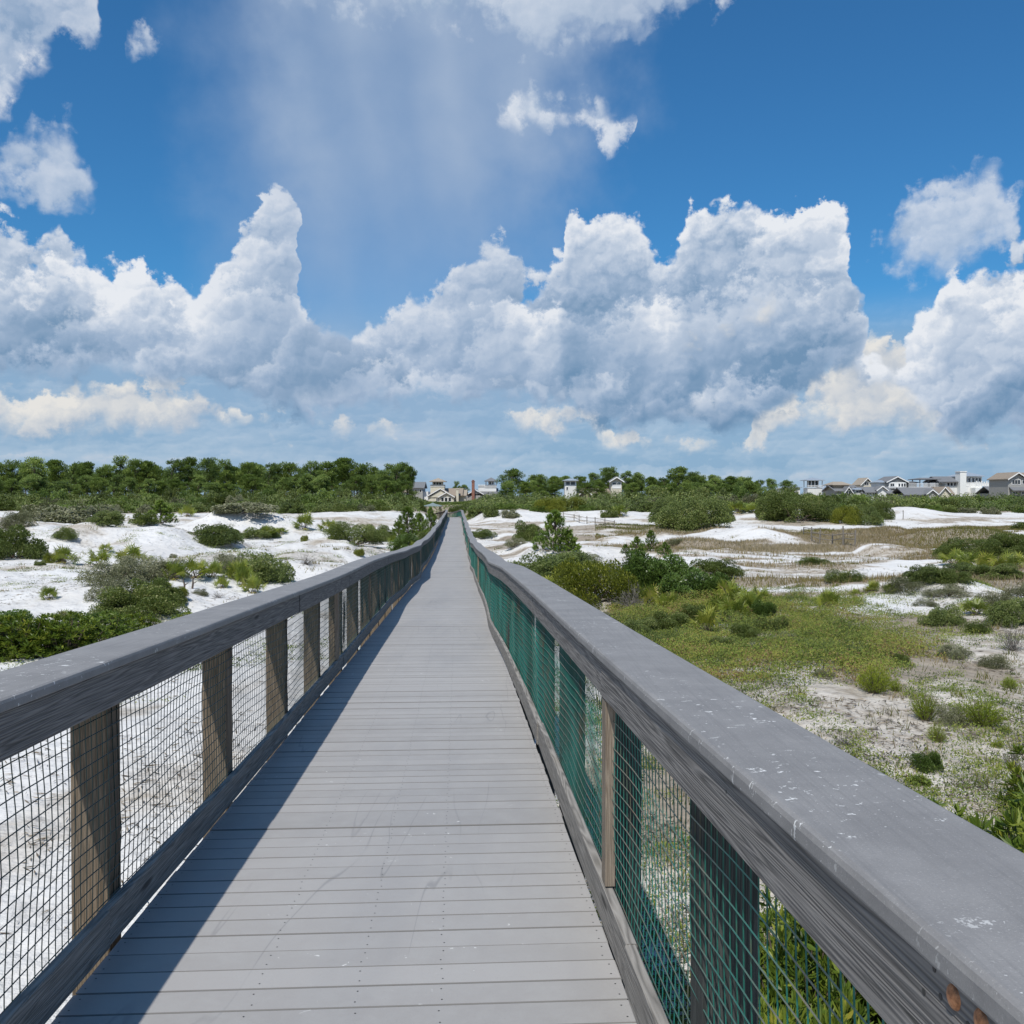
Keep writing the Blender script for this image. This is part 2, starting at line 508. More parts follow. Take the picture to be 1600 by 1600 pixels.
class MB:
    """collects boxes, prisms and tubes into one mesh"""
    def __init__(s):
        s.V, s.Q, s.T, s.n = [], [], [], 0
        s.qi, s.ti = [], []

    def add(s, V, Q=None, T=None, mi=0):
        V = np.asarray(V, float)
        if Q is not None and len(Q):
            s.Q.append(np.asarray(Q) + s.n)
            s.qi.append(np.full(len(Q), mi))
        if T is not None and len(T):
            s.T.append(np.asarray(T) + s.n)
            s.ti.append(np.full(len(T), mi))
        s.V.append(V)
        s.n += len(V)
        return s

    def hexa(s, c8, mi=0):
        """8 corners: bottom 4 ccw then top 4 ccw"""
        return s.add(c8, [(3, 2, 1, 0), (4, 5, 6, 7), (0, 1, 5, 4), (1, 2, 6, 5), (2, 3, 7, 6), (3, 0, 4, 7)], mi=mi)

    def box(s, x0, x1, y0, y1, z0, z1, mi=0):
        return s.hexa([(x0, y0, z0), (x1, y0, z0), (x1, y1, z0), (x0, y1, z0), (x0, y0, z1), (x1, y0, z1), (x1, y1, z1), (x0, y1, z1)], mi)

    def tube(s, P, R, k=6, cap=True, mi=0):
        P = np.asarray(P, float)
        R = np.broadcast_to(np.asarray(R, float), (len(P),))
        d = np.gradient(P, axis=0)
        d /= np.linalg.norm(d, axis=1)[:, None] + 1e-9
        ref = np.where(np.abs(d[:, 2:3]) > 0.9, [[1.0, 0, 0]], [[0, 0, 1.0]])
        a = np.cross(d, ref); a /= np.linalg.norm(a, axis=1)[:, None] + 1e-9
        b = np.cross(d, a)
        th = np.arange(k) * 2 * math.pi / k
        V = P[:, None] + R[:, None, None] * (np.cos(th)[None, :, None] * a[:, None] + np.sin(th)[None, :, None] * b[:, None])
        V = V.reshape(-1, 3)
        Q = []
        for i in range(len(P) - 1):
            for j in range(k):
                Q.append((i * k + j, i * k + (j + 1) % k, (i + 1) * k + (j + 1) % k, (i + 1) * k + j))
        T = []
        if cap:
            V = np.vstack([V, P[:1], P[-1:]])
            m = len(P) * k
            for j in range(k):
                T.append((m, (j + 1) % k, j))
                T.append((m + 1, (len(P) - 1) * k + j, (len(P) - 1) * k + (j + 1) % k))
        return s.add(V, Q, T, mi)

    def build(s, name, mats, parent=None, smooth_shade=False, tint=None, **kw):
        return link(name, s.mesh(name, mats, smooth_shade, tint), parent, **kw)

    def mesh(s, name, mats, smooth_shade=False, tint=None):
        polys, idx = [], []
        if s.Q:
            polys.append(np.vstack(s.Q)); idx.append(np.concatenate(s.qi))
        if s.T:
            polys.append(np.vstack(s.T)); idx.append(np.concatenate(s.ti))
        return new_mesh(name, np.vstack(s.V), polys, mats, mat_idx=np.concatenate(idx), smooth_shade=smooth_shade, tint=tint)


# ---- materials
def mat(name, rough=0.8, spec=0.3, metal=0.0):
    m = bpy.data.materials.new(name)
    m.use_nodes = True
    t = m.node_tree
    p = t.nodes['Principled BSDF']
    p.inputs['Roughness'].default_value = rough
    p.inputs['Specular IOR Level'].default_value = spec
    p.inputs['Metallic'].default_value = metal
    return m, t, p


def put(t, ex, sock):
    t.links.new(ex.s, sock)


def coord(t, kind='Object'):
    n = t.nodes.new('ShaderNodeTexCoord')
    return Ex(t, n.outputs[kind])


def mapped(t, vec, scale=(1, 1, 1), rot=(0, 0, 0), loc=(0, 0, 0)):
    n = t.nodes.new('ShaderNodeMapping')
    t.links.new(vec.s, n.inputs[0])
    n.inputs['Scale'].default_value = scale
    n.inputs['Rotation'].default_value = rot
    n.inputs['Location'].default_value = loc
    return Ex(t, n.outputs[0])


def attr(t, name):
    n = t.nodes.new('ShaderNodeAttribute')
    n.attribute_name = name
    return Ex(t, n.outputs['Fac'])


def bump(t, p, h, strength=0.3, dist=0.02):
    n = t.nodes.new('ShaderNodeBump')
    n.inputs['Strength'].default_value = strength
    n.inputs['Distance'].default_value = dist
    t.links.new(h.s, n.inputs['Height'])
    t.links.new(n.outputs[0], p.inputs['Normal'])


def leaf_mat(name, stops, transl=0.35, rough=0.5, var=0.25):
    """foliage whose colour varies leaf by leaf and plant by plant"""
    m, t, p = mat(name, rough, 0.35)
    tn = attr(t, 'tint')
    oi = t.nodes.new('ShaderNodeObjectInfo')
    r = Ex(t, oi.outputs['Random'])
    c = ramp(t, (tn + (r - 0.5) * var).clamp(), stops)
    put(t, c, p.inputs['Base Color'])
    tr = t.nodes.new('ShaderNodeBsdfTranslucent')
    g = mixc(t, 0.55, c, (0.20, 0.26, 0.03))
    put(t, g, tr.inputs[0])
    mx = t.nodes.new('ShaderNodeMixShader')
    mx.inputs[0].default_value = transl
    t.links.new(p.outputs[0], mx.inputs[1])
    t.links.new(tr.outputs[0], mx.inputs[2])
    t.links.new(mx.outputs[0], t.nodes['Material Output'].inputs[0])
    return m


def plain(name, col, rough=0.7, spec=0.3, metal=0.0, var=0.12, sc=3.0, bmp=0.0):
    m, t, p = mat(name, rough, spec, metal)
    n = noise(t, coord(t), sc, 4, 0.6)
    a = tuple(c * (1 - var) for c in col)
    b = tuple(min(1, c * (1 + var)) for c in col)
    put(t, mixc(t, n, a, b), p.inputs['Base Color'])
    if bmp:
        bump(t, p, n, bmp, 0.01)
    return m


M = {}


def make_materials():
    # white quartz sand with plant litter and damp brown ground between the grass
    m, t, p = mat('sand', 0.95, 0.1)
    co = coord(t)
    geo = Ex(t, t.nodes.new('ShaderNodeNewGeometry').outputs['Position'])
    n1 = noise(t, geo, 0.35, 5, 0.6)
    n2 = noise(t, geo, 9.0, 5, 0.7)
    n3 = noise(t, geo, 2.2, 6, 0.75)
    base = mixc(t, n1.ss(0.3, 0.7), (0.60, 0.585, 0.565), (0.70, 0.69, 0.67))
    base = mixc(t, (n2.ss(0.60, 0.75)) * 0.45, base, (0.42, 0.39, 0.36))
    lit = attr(t, 'litter')
    base = mixc(t, lit.ss(0.12, 0.5) * 0.8, base, (0.52, 0.465, 0.39))
    k = (lit * 1.25 + (n3 - 0.5) * 2.1 - 0.15).ss(0.05, 0.75) * lit.ss(0.0, 0.25)
    dirt = ramp(t, noise(t, geo, 3.3, 5, 0.7), [(0.25, (0.085, 0.065, 0.045)), (0.5, (0.20, 0.155, 0.105)), (0.75, (0.36, 0.31, 0.24))])
    put(t, mixc(t, k * 0.72, base, dirt), p.inputs['Base Color'])
    # footprints and wind ripples
    v = t.nodes.new('ShaderNodeTexVoronoi')
    v.feature = 'SMOOTH_F1'
    t.links.new(mapped(t, geo, (1, 0.7, 1)).s, v.inputs['Vector'])
    v.inputs['Scale'].default_value = 1.9
    v.inputs['Detail'].default_value = 1.5
    h = Ex(t, v.outputs['Distance']) * 0.6 + noise(t, geo, 4.0, 5, 0.6) * 0.5
    bump(t, p, h, 0.8, 0.22)
    M['sand'] = m

    # composite deck boards, grey, scuffed, with white droppings
    m, t, p = mat('deck_board', 0.62, 0.35)
    geo = Ex(t, t.nodes.new('ShaderNodeNewGeometry').outputs['Position'])
    tn = attr(t, 'tint')
    c = mixc(t, tn, (0.318, 0.306, 0.297), (0.378, 0.364, 0.353))
    mott = noise(t, geo, 7.0, 5, 0.7)
    c = mixc(t, mott.ss(0.35, 0.7) * 0.35, c, (0.40, 0.395, 0.385))
    fine = noise(t, geo, 170.0, 3, 0.7)
    c = mixc(t, fine.ss(0.55, 0.8) * 0.4, c, (0.20, 0.20, 0.205))
    lat = noise(t, mapped(t, geo, (1.0, 0.18, 1.0)), 1.6, 4, 0.6)
    c = mixc(t, lat.ss(0.45, 0.72) * 0.30, c, (0.235, 0.235, 0.245))
    # tyre and heel scuffs
    sc = noise(t, mapped(t, geo, (1.0, 0.08, 1.0), (0, 0, 0.12)), 3.0, 2, 0.5, 0.25)
    scuff = ((sc - 0.5)._m('ABSOLUTE')).ss(0.006, 0.0) * noise(t, geo, 0.8, 2, 0.5).ss(0.5, 0.62)
    c = mixc(t, scuff * 0.38, c, (0.13, 0.13, 0.14))
    dp = noise(t, mapped(t, geo, (1, 1, 1), loc=(3, 1, 0)), 13.0, 3, 0.75, 0.6)
    dm = noise(t, geo, 0.9, 2, 0.5)
    drop = dp.ss(0.685, 0.71) * dm.ss(0.46, 0.6)
    c = mixc(t, drop * 0.75, c, (0.70, 0.70, 0.68))
    put(t, c, p.inputs['Base Color'])
    bump(t, p, noise(t, geo, 90, 3, 0.6), 0.15, 0.002)
    M['deck'] = m
    M['seam'] = plain('grimy_board_edge', (0.18, 0.174, 0.168), 0.9, 0.1)

    # rail cap, same composite but smoother, streaked with droppings
    m, t, p = mat('rail_cap', 0.6, 0.35)
    geo = Ex(t, t.nodes.new('ShaderNodeNewGeometry').outputs['Position'])
    c = mixc(t, noise(t, geo, 5.0, 5, 0.7).ss(0.3, 0.75), (0.205, 0.199, 0.195), (0.262, 0.254, 0.248))
    sp = noise(t, geo, 300.0, 2, 0.7)
    c = mixc(t, sp.ss(0.55, 0.75) * 0.5, c, (0.17, 0.17, 0.18))
    c = mixc(t, sp.ss(0.42, 0.25) * 0.5, c, (0.46, 0.45, 0.44))
    d1 = noise(t, mapped(t, geo, (1.0, 1.5, 1), (0, 0, 0.9)), 19.0, 4, 0.78, 0.3)
    d2 = noise(t, geo, 1.7, 2, 0.5)
    drop = d1.ss(0.625, 0.65) * d2.ss(0.47, 0.58)
    drop2 = noise(t, mapped(t, geo, (1, 1, 1), loc=(5, 2, 0)), 55.0, 3, 0.7).ss(0.68, 0.70) * d2.ss(0.45, 0.58)
    c = mixc(t, (drop + drop2 * 0.8).clamp() * 0.85, c, (0.78, 0.78, 0.76))
    gl = noise(t, mapped(t, geo, (26, 0.6, 1), (0, 0, -0.057)), 3.0, 4, 0.65)
    c = mixc(t, gl.ss(0.45, 0.75) * 0.35, c, (0.13, 0.127, 0.125))
    c = mixc(t, noise(t, geo, 2.1, 4, 0.65).ss(0.5, 0.72) * 0.35, c, (0.30, 0.293, 0.285))
    put(t, c, p.inputs['Base Color'])
    bump(t, p, sp + noise(t, geo, 40.0, 4, 0.7), 0.25, 0.002)
    M['cap'] = m

    # weathered pine: strong grain running along the boardwalk, knots
    def wood(name, dark, mid, light, along=(1, 1, 1), rot=(0, 0, 0), contrast=1.0, tone=None):
        m, t, p = mat(name, 0.82, 0.25)
        geo = Ex(t, t.nodes.new('ShaderNodeNewGeometry').outputs['Position'])
        q = mapped(t, geo, (1, 1, 1), rot)
        s = mapped(t, q, along)
        wv = noise(t, s, 1.0, 3, 0.55)
        wv2 = noise(t, s, 0.35, 2, 0.5)
        rings = ((wv * 2.6 + wv2 * 3.2) * 5.0)._m('FRACT')
        rings = (rings - 0.5)._m('ABSOLUTE') * 2.0
        fin = noise(t, mapped(t, q, tuple(a * 6 if a < 5 else a * 5 for a in along)), 1.0, 3, 0.7)
        g = (rings * 0.6 * contrast + fin * 0.6 + 0.0)
        c = ramp(t, g.clamp(), [(0.15, dark), (0.5, mid), (0.95, light)])
        c = mixc(t, noise(t, q, 1.3, 3, 0.6).ss(0.5, 0.75) * 0.45, c, tone or mid)
        # knots and checks
        kn = t.nodes.new('ShaderNodeTexVoronoi')
        kn.feature = 'F1'
        t.links.new(mapped(t, q, tuple(0.55 if a < 5 else a * 0.16 for a in along)).s, kn.inputs['Vector'])
        kn.inputs['Scale'].default_value = 1.6
        kd = Ex(t, kn.outputs['Distance'])
        c = mixc(t, kd.ss(0.10, 0.04) * 0.8, c, tuple(x * 0.4 for x in dark))
        put(t, c, p.inputs['Base Color'])
        bump(t, p, g, 0.6, 0.004)
        return m
    hz = math.atan(0.0573)
    M['rail_wood'] = wood('weathered_rail_wood', (0.060, 0.057, 0.054), (0.150, 0.143, 0.136), (0.27, 0.255, 0.24), (7, 0.45, 20), (0.0365, 0, -hz), 0.9)
    M['kick_wood'] = wood('weathered_kick_wood', (0.09, 0.085, 0.075), (0.22, 0.205, 0.185), (0.38, 0.355, 0.32), (7, 0.5, 20), (0.0365, 0, -hz), 0.8)
    M['post_wood'] = wood('brown_post_wood', (0.06, 0.045, 0.03), (0.145, 0.11, 0.075), (0.24, 0.19, 0.14), (22, 22, 0.8), (0, 0, 0), 0.8, (0.12, 0.11, 0.09))
    M['dark_post'] = wood('dark_post_wood', (0.018, 0.020, 0.018), (0.040, 0.045, 0.042), (0.075, 0.08, 0.072), (22, 22, 0.8), (0, 0, 0), 0.8)  # darker post colour, used along the right-hand railing
    M['batten'] = wood('pale_batten_wood', (0.115, 0.085, 0.06), (0.21, 0.17, 0.13), (0.32, 0.27, 0.21), (26, 26, 0.8), (0, 0, 0), 0.8)
    M['fence_wood'] = plain('driftwood_grey', (0.20, 0.18, 0.155), 0.9)

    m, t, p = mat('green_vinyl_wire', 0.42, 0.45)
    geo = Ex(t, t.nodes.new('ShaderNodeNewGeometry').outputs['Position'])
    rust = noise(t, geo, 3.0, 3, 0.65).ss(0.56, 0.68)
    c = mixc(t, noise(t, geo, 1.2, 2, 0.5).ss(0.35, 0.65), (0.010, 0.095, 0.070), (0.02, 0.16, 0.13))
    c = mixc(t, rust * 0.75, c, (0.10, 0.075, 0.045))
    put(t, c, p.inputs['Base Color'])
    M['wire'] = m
    M['wire_shaded'] = plain('shaded_vinyl_wire', (0.008, 0.035, 0.028), 0.5, 0.4, var=0.4)  # the green wire again, its backlit shade painted in as a darker colour
    m, t, p = mat('worn_vinyl_wire', 0.5, 0.4)
    geo = Ex(t, t.nodes.new('ShaderNodeNewGeometry').outputs['Position'])
    c = ramp(t, noise(t, geo, 2.2, 3, 0.6), [(0.35, (0.03, 0.17, 0.14)), (0.5, (0.12, 0.17, 0.135)), (0.62, (0.20, 0.185, 0.145)), (0.75, (0.17, 0.10, 0.06))])
    put(t, c, p.inputs['Base Color'])
    M['wire_worn'] = m

    m, t, p = mat('copper_bolt', 0.5, 0.5, 0.75)
    c = ramp(t, noise(t, coord(t), 60, 4, 0.7), [(0.3, (0.14, 0.07, 0.04)), (0.55, (0.50, 0.24, 0.12)), (0.75, (0.62, 0.36, 0.20))])
    put(t, c, p.inputs['Base Color'])
    bump(t, p, noise(t, coord(t), 160, 3, 0.6), 0.3, 0.001)
    M['bolt'] = m
    M['screw'] = plain('dark_screw', (0.03, 0.03, 0.03), 0.5, 0.5, 0.3)
    M['under'] = plain('treated_joist', (0.17, 0.14, 0.10), 0.9)

    # foliage
    M['oak'] = leaf_mat('scrub_oak_leaves', [(0.0, (0.042, 0.060, 0.020)), (0.4, (0.112, 0.152, 0.040)), (0.8, (0.20, 0.245, 0.065)), (1.0, (0.34, 0.34, 0.14))], 0.33)
    M['greyoak'] = leaf_mat('grey_scrub_leaves', [(0.0, (0.075, 0.075, 0.045)), (0.5, (0.175, 0.185, 0.095)), (1.0, (0.36, 0.34, 0.23))], 0.2)
    M['magnolia'] = leaf_mat('glossy_dark_leaves', [(0.0, (0.028, 0.050, 0.012)), (0.55, (0.105, 0.165, 0.034)), (0.9, (0.075, 0.14, 0.03)), (1.0, (0.15, 0.20, 0.07))], 0.2, 0.33)
    M['broom'] = leaf_mat('olive_dome_leaves', [(0.0, (0.045, 0.060, 0.010)), (0.5, (0.185, 0.210, 0.024)), (1.0, (0.38, 0.37, 0.05))], 0.36)
    M['rosemary'] = leaf_mat('bright_yellow_green_sprays', [(0.0, (0.08, 0.12, 0.012)), (0.5, (0.21, 0.28, 0.022)), (1.0, (0.37, 0.40, 0.045))], 0.4)
    M['palmetto'] = leaf_mat('palmetto_fronds', [(0.0, (0.05, 0.09, 0.015)), (0.5, (0.20, 0.25, 0.035)), (0.85, (0.36, 0.36, 0.06)), (1.0, (0.34, 0.26, 0.12))], 0.35, 0.42)
    M['pine'] = leaf_mat('pine_needles', [(0.0, (0.042, 0.075, 0.02)), (0.5, (0.14, 0.215, 0.05)), (1.0, (0.30, 0.38, 0.09))], 0.38, 0.55, 0.35)
    M['sapling'] = leaf_mat('young_pine_needles', [(0.0, (0.04, 0.08, 0.015)), (0.5, (0.13, 0.21, 0.03)), (1.0, (0.26, 0.33, 0.055))], 0.35)
    M['lance'] = leaf_mat('lance_leaves', [(0.0, (0.04, 0.075, 0.012)), (0.5, (0.135, 0.20, 0.028)), (0.9, (0.30, 0.34, 0.045)), (1.0, (0.42, 0.38, 0.06))], 0.38, 0.38)
    M['cover'] = leaf_mat('creeping_ground_cover', [(0.0, (0.055, 0.075, 0.018)), (0.4, (0.165, 0.22, 0.035)), (0.7, (0.31, 0.32, 0.06)), (0.88, (0.26, 0.17, 0.07)), (1.0, (0.22, 0.12, 0.07))], 0.3, 0.6)
    M['dry'] = leaf_mat('dry_grass', [(0.0, (0.10, 0.115, 0.03)), (0.3, (0.20, 0.18, 0.05)), (0.6, (0.24, 0.175, 0.085)), (1.0, (0.38, 0.32, 0.22))], 0.25, 0.8)
    M['twig'] = leaf_mat('grey_dead_twigs', [(0.0, (0.07, 0.06, 0.055)), (0.6, (0.17, 0.155, 0.14)), (1.0, (0.32, 0.30, 0.28))], 0.05, 0.9)
    M['bark'] = plain('bark', (0.12, 0.095, 0.075), 0.95, 0.1, var=0.4, sc=8)
    M['litter'] = leaf_mat('plant_litter', [(0.0, (0.04, 0.032, 0.025)), (0.6, (0.12, 0.095, 0.07)), (1.0, (0.30, 0.25, 0.19))], 0.05, 0.95)

    # houses
    def siding(name, col, pitch=0.22):
        m, t, p = mat(name, 0.75, 0.25)
        geo = coord(t)
        n = t.nodes.new('ShaderNodeTexWave')
        n.wave_type = 'BANDS'
        n.bands_direction = 'Z'
        n.wave_profile = 'SAW'
        t.links.new(geo.s, n.inputs['Vector'])
        n.inputs['Scale'].default_value = 0.314 / pitch
        w = Ex(t, n.outputs[1])
        c = mixc(t, noise(t, geo, 1.5, 4, 0.6), tuple(x * 0.85 for x in col), tuple(min(1, x * 1.1) for x in col))
        put(t, mixc(t, w.ss(0.9, 1.0) * 0.5, c, tuple(x * 0.5 for x in col)), p.inputs['Base Color'])
        bump(t, p, w, 0.5, 0.02)
        return m
    M['white'] = siding('white_siding', (0.76, 0.76, 0.74))
    M['cream'] = siding('cream_siding', (0.62, 0.58, 0.47))
    M['grey'] = siding('grey_shingle', (0.36, 0.355, 0.335))
    M['tan'] = siding('tan_shingle', (0.36, 0.31, 0.235))
    M['stucco'] = plain('white_stucco', (0.78, 0.78, 0.75), 0.85, 0.2, var=0.05)
    M['trim'] = plain('white_trim', (0.80, 0.80, 0.79), 0.5, 0.4, var=0.04)
    M['glass'] = plain('dark_glass', (0.025, 0.03, 0.035), 0.12, 0.8, var=0.3)
    M['screen'] = plain('screened_opening', (0.10, 0.12, 0.13), 0.6, 0.3)

    def shingles(name, col, metal=False):
        m, t, p = mat(name, 0.45 if metal else 0.9, 0.4 if metal else 0.2, 0.3 if metal else 0.0)
        geo = coord(t)
        n = noise(t, geo, 2.5, 5, 0.7)
        b = t.nodes.new('ShaderNodeTexBrick')
        t.links.new(mapped(t, geo, (1, 1, 1)).s, b.inputs['Vector'])
        b.inputs['Scale'].default_value = 1.6
        b.inputs['Mortar Size'].default_value = 0.02
        c = mixc(t, n, tuple(x * 0.75 for x in col), tuple(min(1, x * 1.2) for x in col))
        c = mixc(t, Ex(t, b.outputs['Fac']) * (0.15 if metal else 0.4), c, tuple(x * 0.5 for x in col))
        put(t, c, p.inputs['Base Color'])
        return m
    M['roof_grey'] = shingles('grey_roof_shingles', (0.19, 0.195, 0.205))
    M['roof_brown'] = shingles('brown_roof_shingles', (0.30, 0.25, 0.20))
    M['roof_tan'] = shingles('tan_roof_shingles', (0.36, 0.31, 0.25))
    M['roof_metal'] = shingles('pale_metal_roof', (0.42, 0.47, 0.52), True)
    M['roof_green'] = shingles('grey_green_metal_roof', (0.27, 0.33, 0.31), True)
    m, t, p = mat('red_brick', 0.9, 0.2)
    b = t.nodes.new('ShaderNodeTexBrick')
    t.links.new(mapped(t, coord(t), (1, 1, 1), (math.pi / 2, 0, 0)).s, b.inputs['Vector'])
    b.inputs['Scale'].default_value = 4.0
    b.inputs['Color1'].default_value = (0.27, 0.09, 0.055, 1)
    b.inputs['Color2'].default_value = (0.20, 0.07, 0.045, 1)
    b.inputs['Mortar'].default_value = (0.35, 0.30, 0.26, 1)
    t.links.new(b.outputs['Color'], p.inputs['Base Color'])
    M['brick'] = m


make_materials()


# ------------------------------------------------------------------ the ground
def brown_mask(x, y):
    """how much litter, dead grass and damp soil covers the sand (0..1)"""
    d = np.maximum(y, 1.0)
    px = CX + F * x / d
    n = fbm(x * 0.055, y * 0.14, 60, 4)
    n2 = fbm(x * 0.5, y * 0.3, 66, 3)
    plain_ = smooth(px, 960, 1180) * smooth(y, 26, 36) * (1 - smooth(y, 96, 112))
    nearr = smooth(px, 850, 1000) * smooth(y, 4, 9) * (1 - smooth(y, 24, 31)) * (1 - 0.8 * np.exp(-((px - 1390) / 75) ** 2 - ((y - 29) / 4.5) ** 2))
    left = (1 - smooth(px, 560, 700)) * smooth(y, 16, 24)
    m = plain_ * smooth(n * 0.6 + 0.4 * fbm(x * 0.13, y * 0.45, 64, 3), 0.48, 0.57) * 0.95 + nearr * (0.30 + 0.45 * smooth(n2, 0.42, 0.62)) + left * 0.16 * smooth(n, 0.5, 0.7)
    m = m + smooth(px, 720, 800) * smooth(y, 42, 60) * (1 - smooth(y, 110, 125)) * smooth(n, 0.5, 0.66) * 0.45
    # under the inland scrub everything is leaf litter
    m = m + smooth(y, 133, 146) * 1.0
    mid = smooth(y, 30, 45) * (1 - smooth(y, 122, 132))
    m = m + mid * 0.42 * smooth(fbm(x * 0.16, y * 0.30, 81, 4), 0.52, 0.64) * np.where(px > 700, 1.0, 0.55)
    m = m + 0.10 + 0.2 * smooth(n2, 0.55, 0.75)
    return np.clip(m, 0, 1) * np.where(y < -2, 0.5, 1)


def build_ground():
    rr = np.concatenate([np.linspace(0.3, 6, 30)[:-1], np.geomspace(6, 180, 520)[:-1], np.geomspace(180, 9000, 70)])
    th_front = np.linspace(-0.62, 0.62, 520)
    th_back = np.linspace(0.62, 2 * math.pi - 0.62, 90)[1:-1]
    th = np.concatenate([th_front, th_back])
    nr, nt = len(rr), len(th)
    R, T = np.meshgrid(rr, th, indexing='ij')
    X, Y = R * np.sin(T), R * np.cos(T)
    Z = ground(X, Y) + EYE
    V = np.stack([X, Y, Z], -1).reshape(-1, 3)
    i, j = np.meshgrid(np.arange(nr - 1), np.arange(nt), indexing='ij')
    j2 = (j + 1) % nt
    Q = np.stack([i * nt + j, i * nt + j2, (i + 1) * nt + j2, (i + 1) * nt + j], -1).reshape(-1, 4)[:, ::-1]
    V = np.vstack([V, [[0, 0, float(ground(0, 0)) + EYE]]])
    c = len(V) - 1
    jj = np.arange(nt)
    T3 = np.stack([np.full(nt, c), (jj + 1) % nt, jj], -1)[:, ::-1]
    me = new_mesh('sand_ground', V, [Q, T3[:, ::-1]], M['sand'], smooth_shade=True)
    # all faces upward
    a = me.attributes.new('litter', 'FLOAT', 'POINT')
    lm = brown_mask(V[:, 0], V[:, 1])
    a.data.foreach_set('value', lm.astype(np.float32))
    me.flip_normals() if me.polygons[100].normal.z < 0 else None
    o = link('ground', me)
    tag(o, 'white quartz sand dunes reaching inland', None, None, 'structure')


build_ground()


# ------------------------------------------------------------------ the boardwalk
def walk_pt(s, lat, z):
    """world point(s): station s, metres right of the centre line, height relative to the eye"""
    s = np.asarray(s, float)
    x = walk_x(s)
    t = (walk_x(s + 0.05) - walk_x(s - 0.05)) / 0.1
    n = np.sqrt(1 + t * t)
    return np.stack(np.broadcast_arrays(x + lat / n, s - lat * t / n, z + EYE), -1)


SEC = 3.66
S_END = 160.0
_jr = np.random.default_rng(3)
JOINTS = {sd: np.arange(-2.6 + off, S_END + SEC, SEC) for sd, off in ((-1, 0.0), (1, -0.4))}
WL = {sd: _jr.normal(0, 1, len(JOINTS[sd])) for sd in (-1, 1)}
WZ = {sd: _jr.normal(0, 1, len(JOINTS[sd])) for sd in (-1, 1)}


def wob_l(s, sd):
    a = 0.010 + 0.030 * smooth(np.asarray(s, float), 3, 14)
    w = np.interp(s, JOINTS[sd], WL[sd]) * 0.6 + 1.1 * (fbm(np.asarray(s) * 0.16, np.asarray(s) * 0 + sd * 3.0, 5, 2) - 0.5) * 2
    return w * a


def wob_z(s, sd):
    a = 0.005 + 0.020 * smooth(np.asarray(s, float), 5, 16)
    w = np.interp(s, JOINTS[sd], WZ[sd]) * 0.6 + 1.2 * (fbm(np.asarray(s) * 0.13, np.asarray(s) * 0 + sd * 7.0, 8, 2) - 0.5) * 2
    return w * a


def extrude(mb, prof, stations, sd, dl=0.0, dz=0.0, top=True, warp=0.0, seed=0):
    """a closed profile [(lat from deck centre, height above deck)] swept along the boardwalk; sd mirrors it"""
    prof = np.asarray(prof, float)
    k = len(prof)
    st = np.asarray(stations, float)
    V = []
    for i, (l, h) in enumerate(prof):
        V.append(walk_pt(st, sd * (l + dl) + wob_l(st, sd), deck_z(st) + h + dz + wob_z(st, sd)))
    V = np.stack(V, 1).reshape(-1, 3)
    n = len(st)
    Q = []
    for i in range(n - 1):
        for j in range(k):
            a, b = i * k + j, i * k + (j + 1) % k
            q = (a, b, b + k, a + k)
            Q.append(q if sd > 0 else q[::-1])
    mb.add(V, Q)
    # end caps as fans
    base = mb.n - len(V)
    T = []
    for e in (0, n - 1):
        for j in range(1, k - 1):
            q = (e * k, e * k + j, e * k + j + 1)
            T.append(q if (e == 0) == (sd > 0) else q[::-1])
    mb.T.append(np.asarray(T) + base)
    mb.ti.append(np.zeros(len(T), int))


def rrect(l0, l1, h0, h1, r=0.006, seg=2, rtop=None):
    out = []
    for (cx, cy, a0, rr) in ((l1 - r, h0 + r, -90, r), (l1 - (rtop or r), h1 - (rtop or r), 0, rtop or r), (l0 + (rtop or r), h1 - (rtop or r), 90, rtop or r), (l0 + r, h0 + r, 180, r)):
        for i in range(seg + 1):
            a = math.radians(a0 + 90 * i / seg)
            out.append((cx + rr * math.cos(a), cy + rr * math.sin(a)))
    return out


RAIL_H = 1.068
HALF = 0.915


def stations(a, b):
    n = max(2, int(abs(b - a) / (0.35 if a < 20 else 0.9)) + 2)
    return np.linspace(a, b, n)


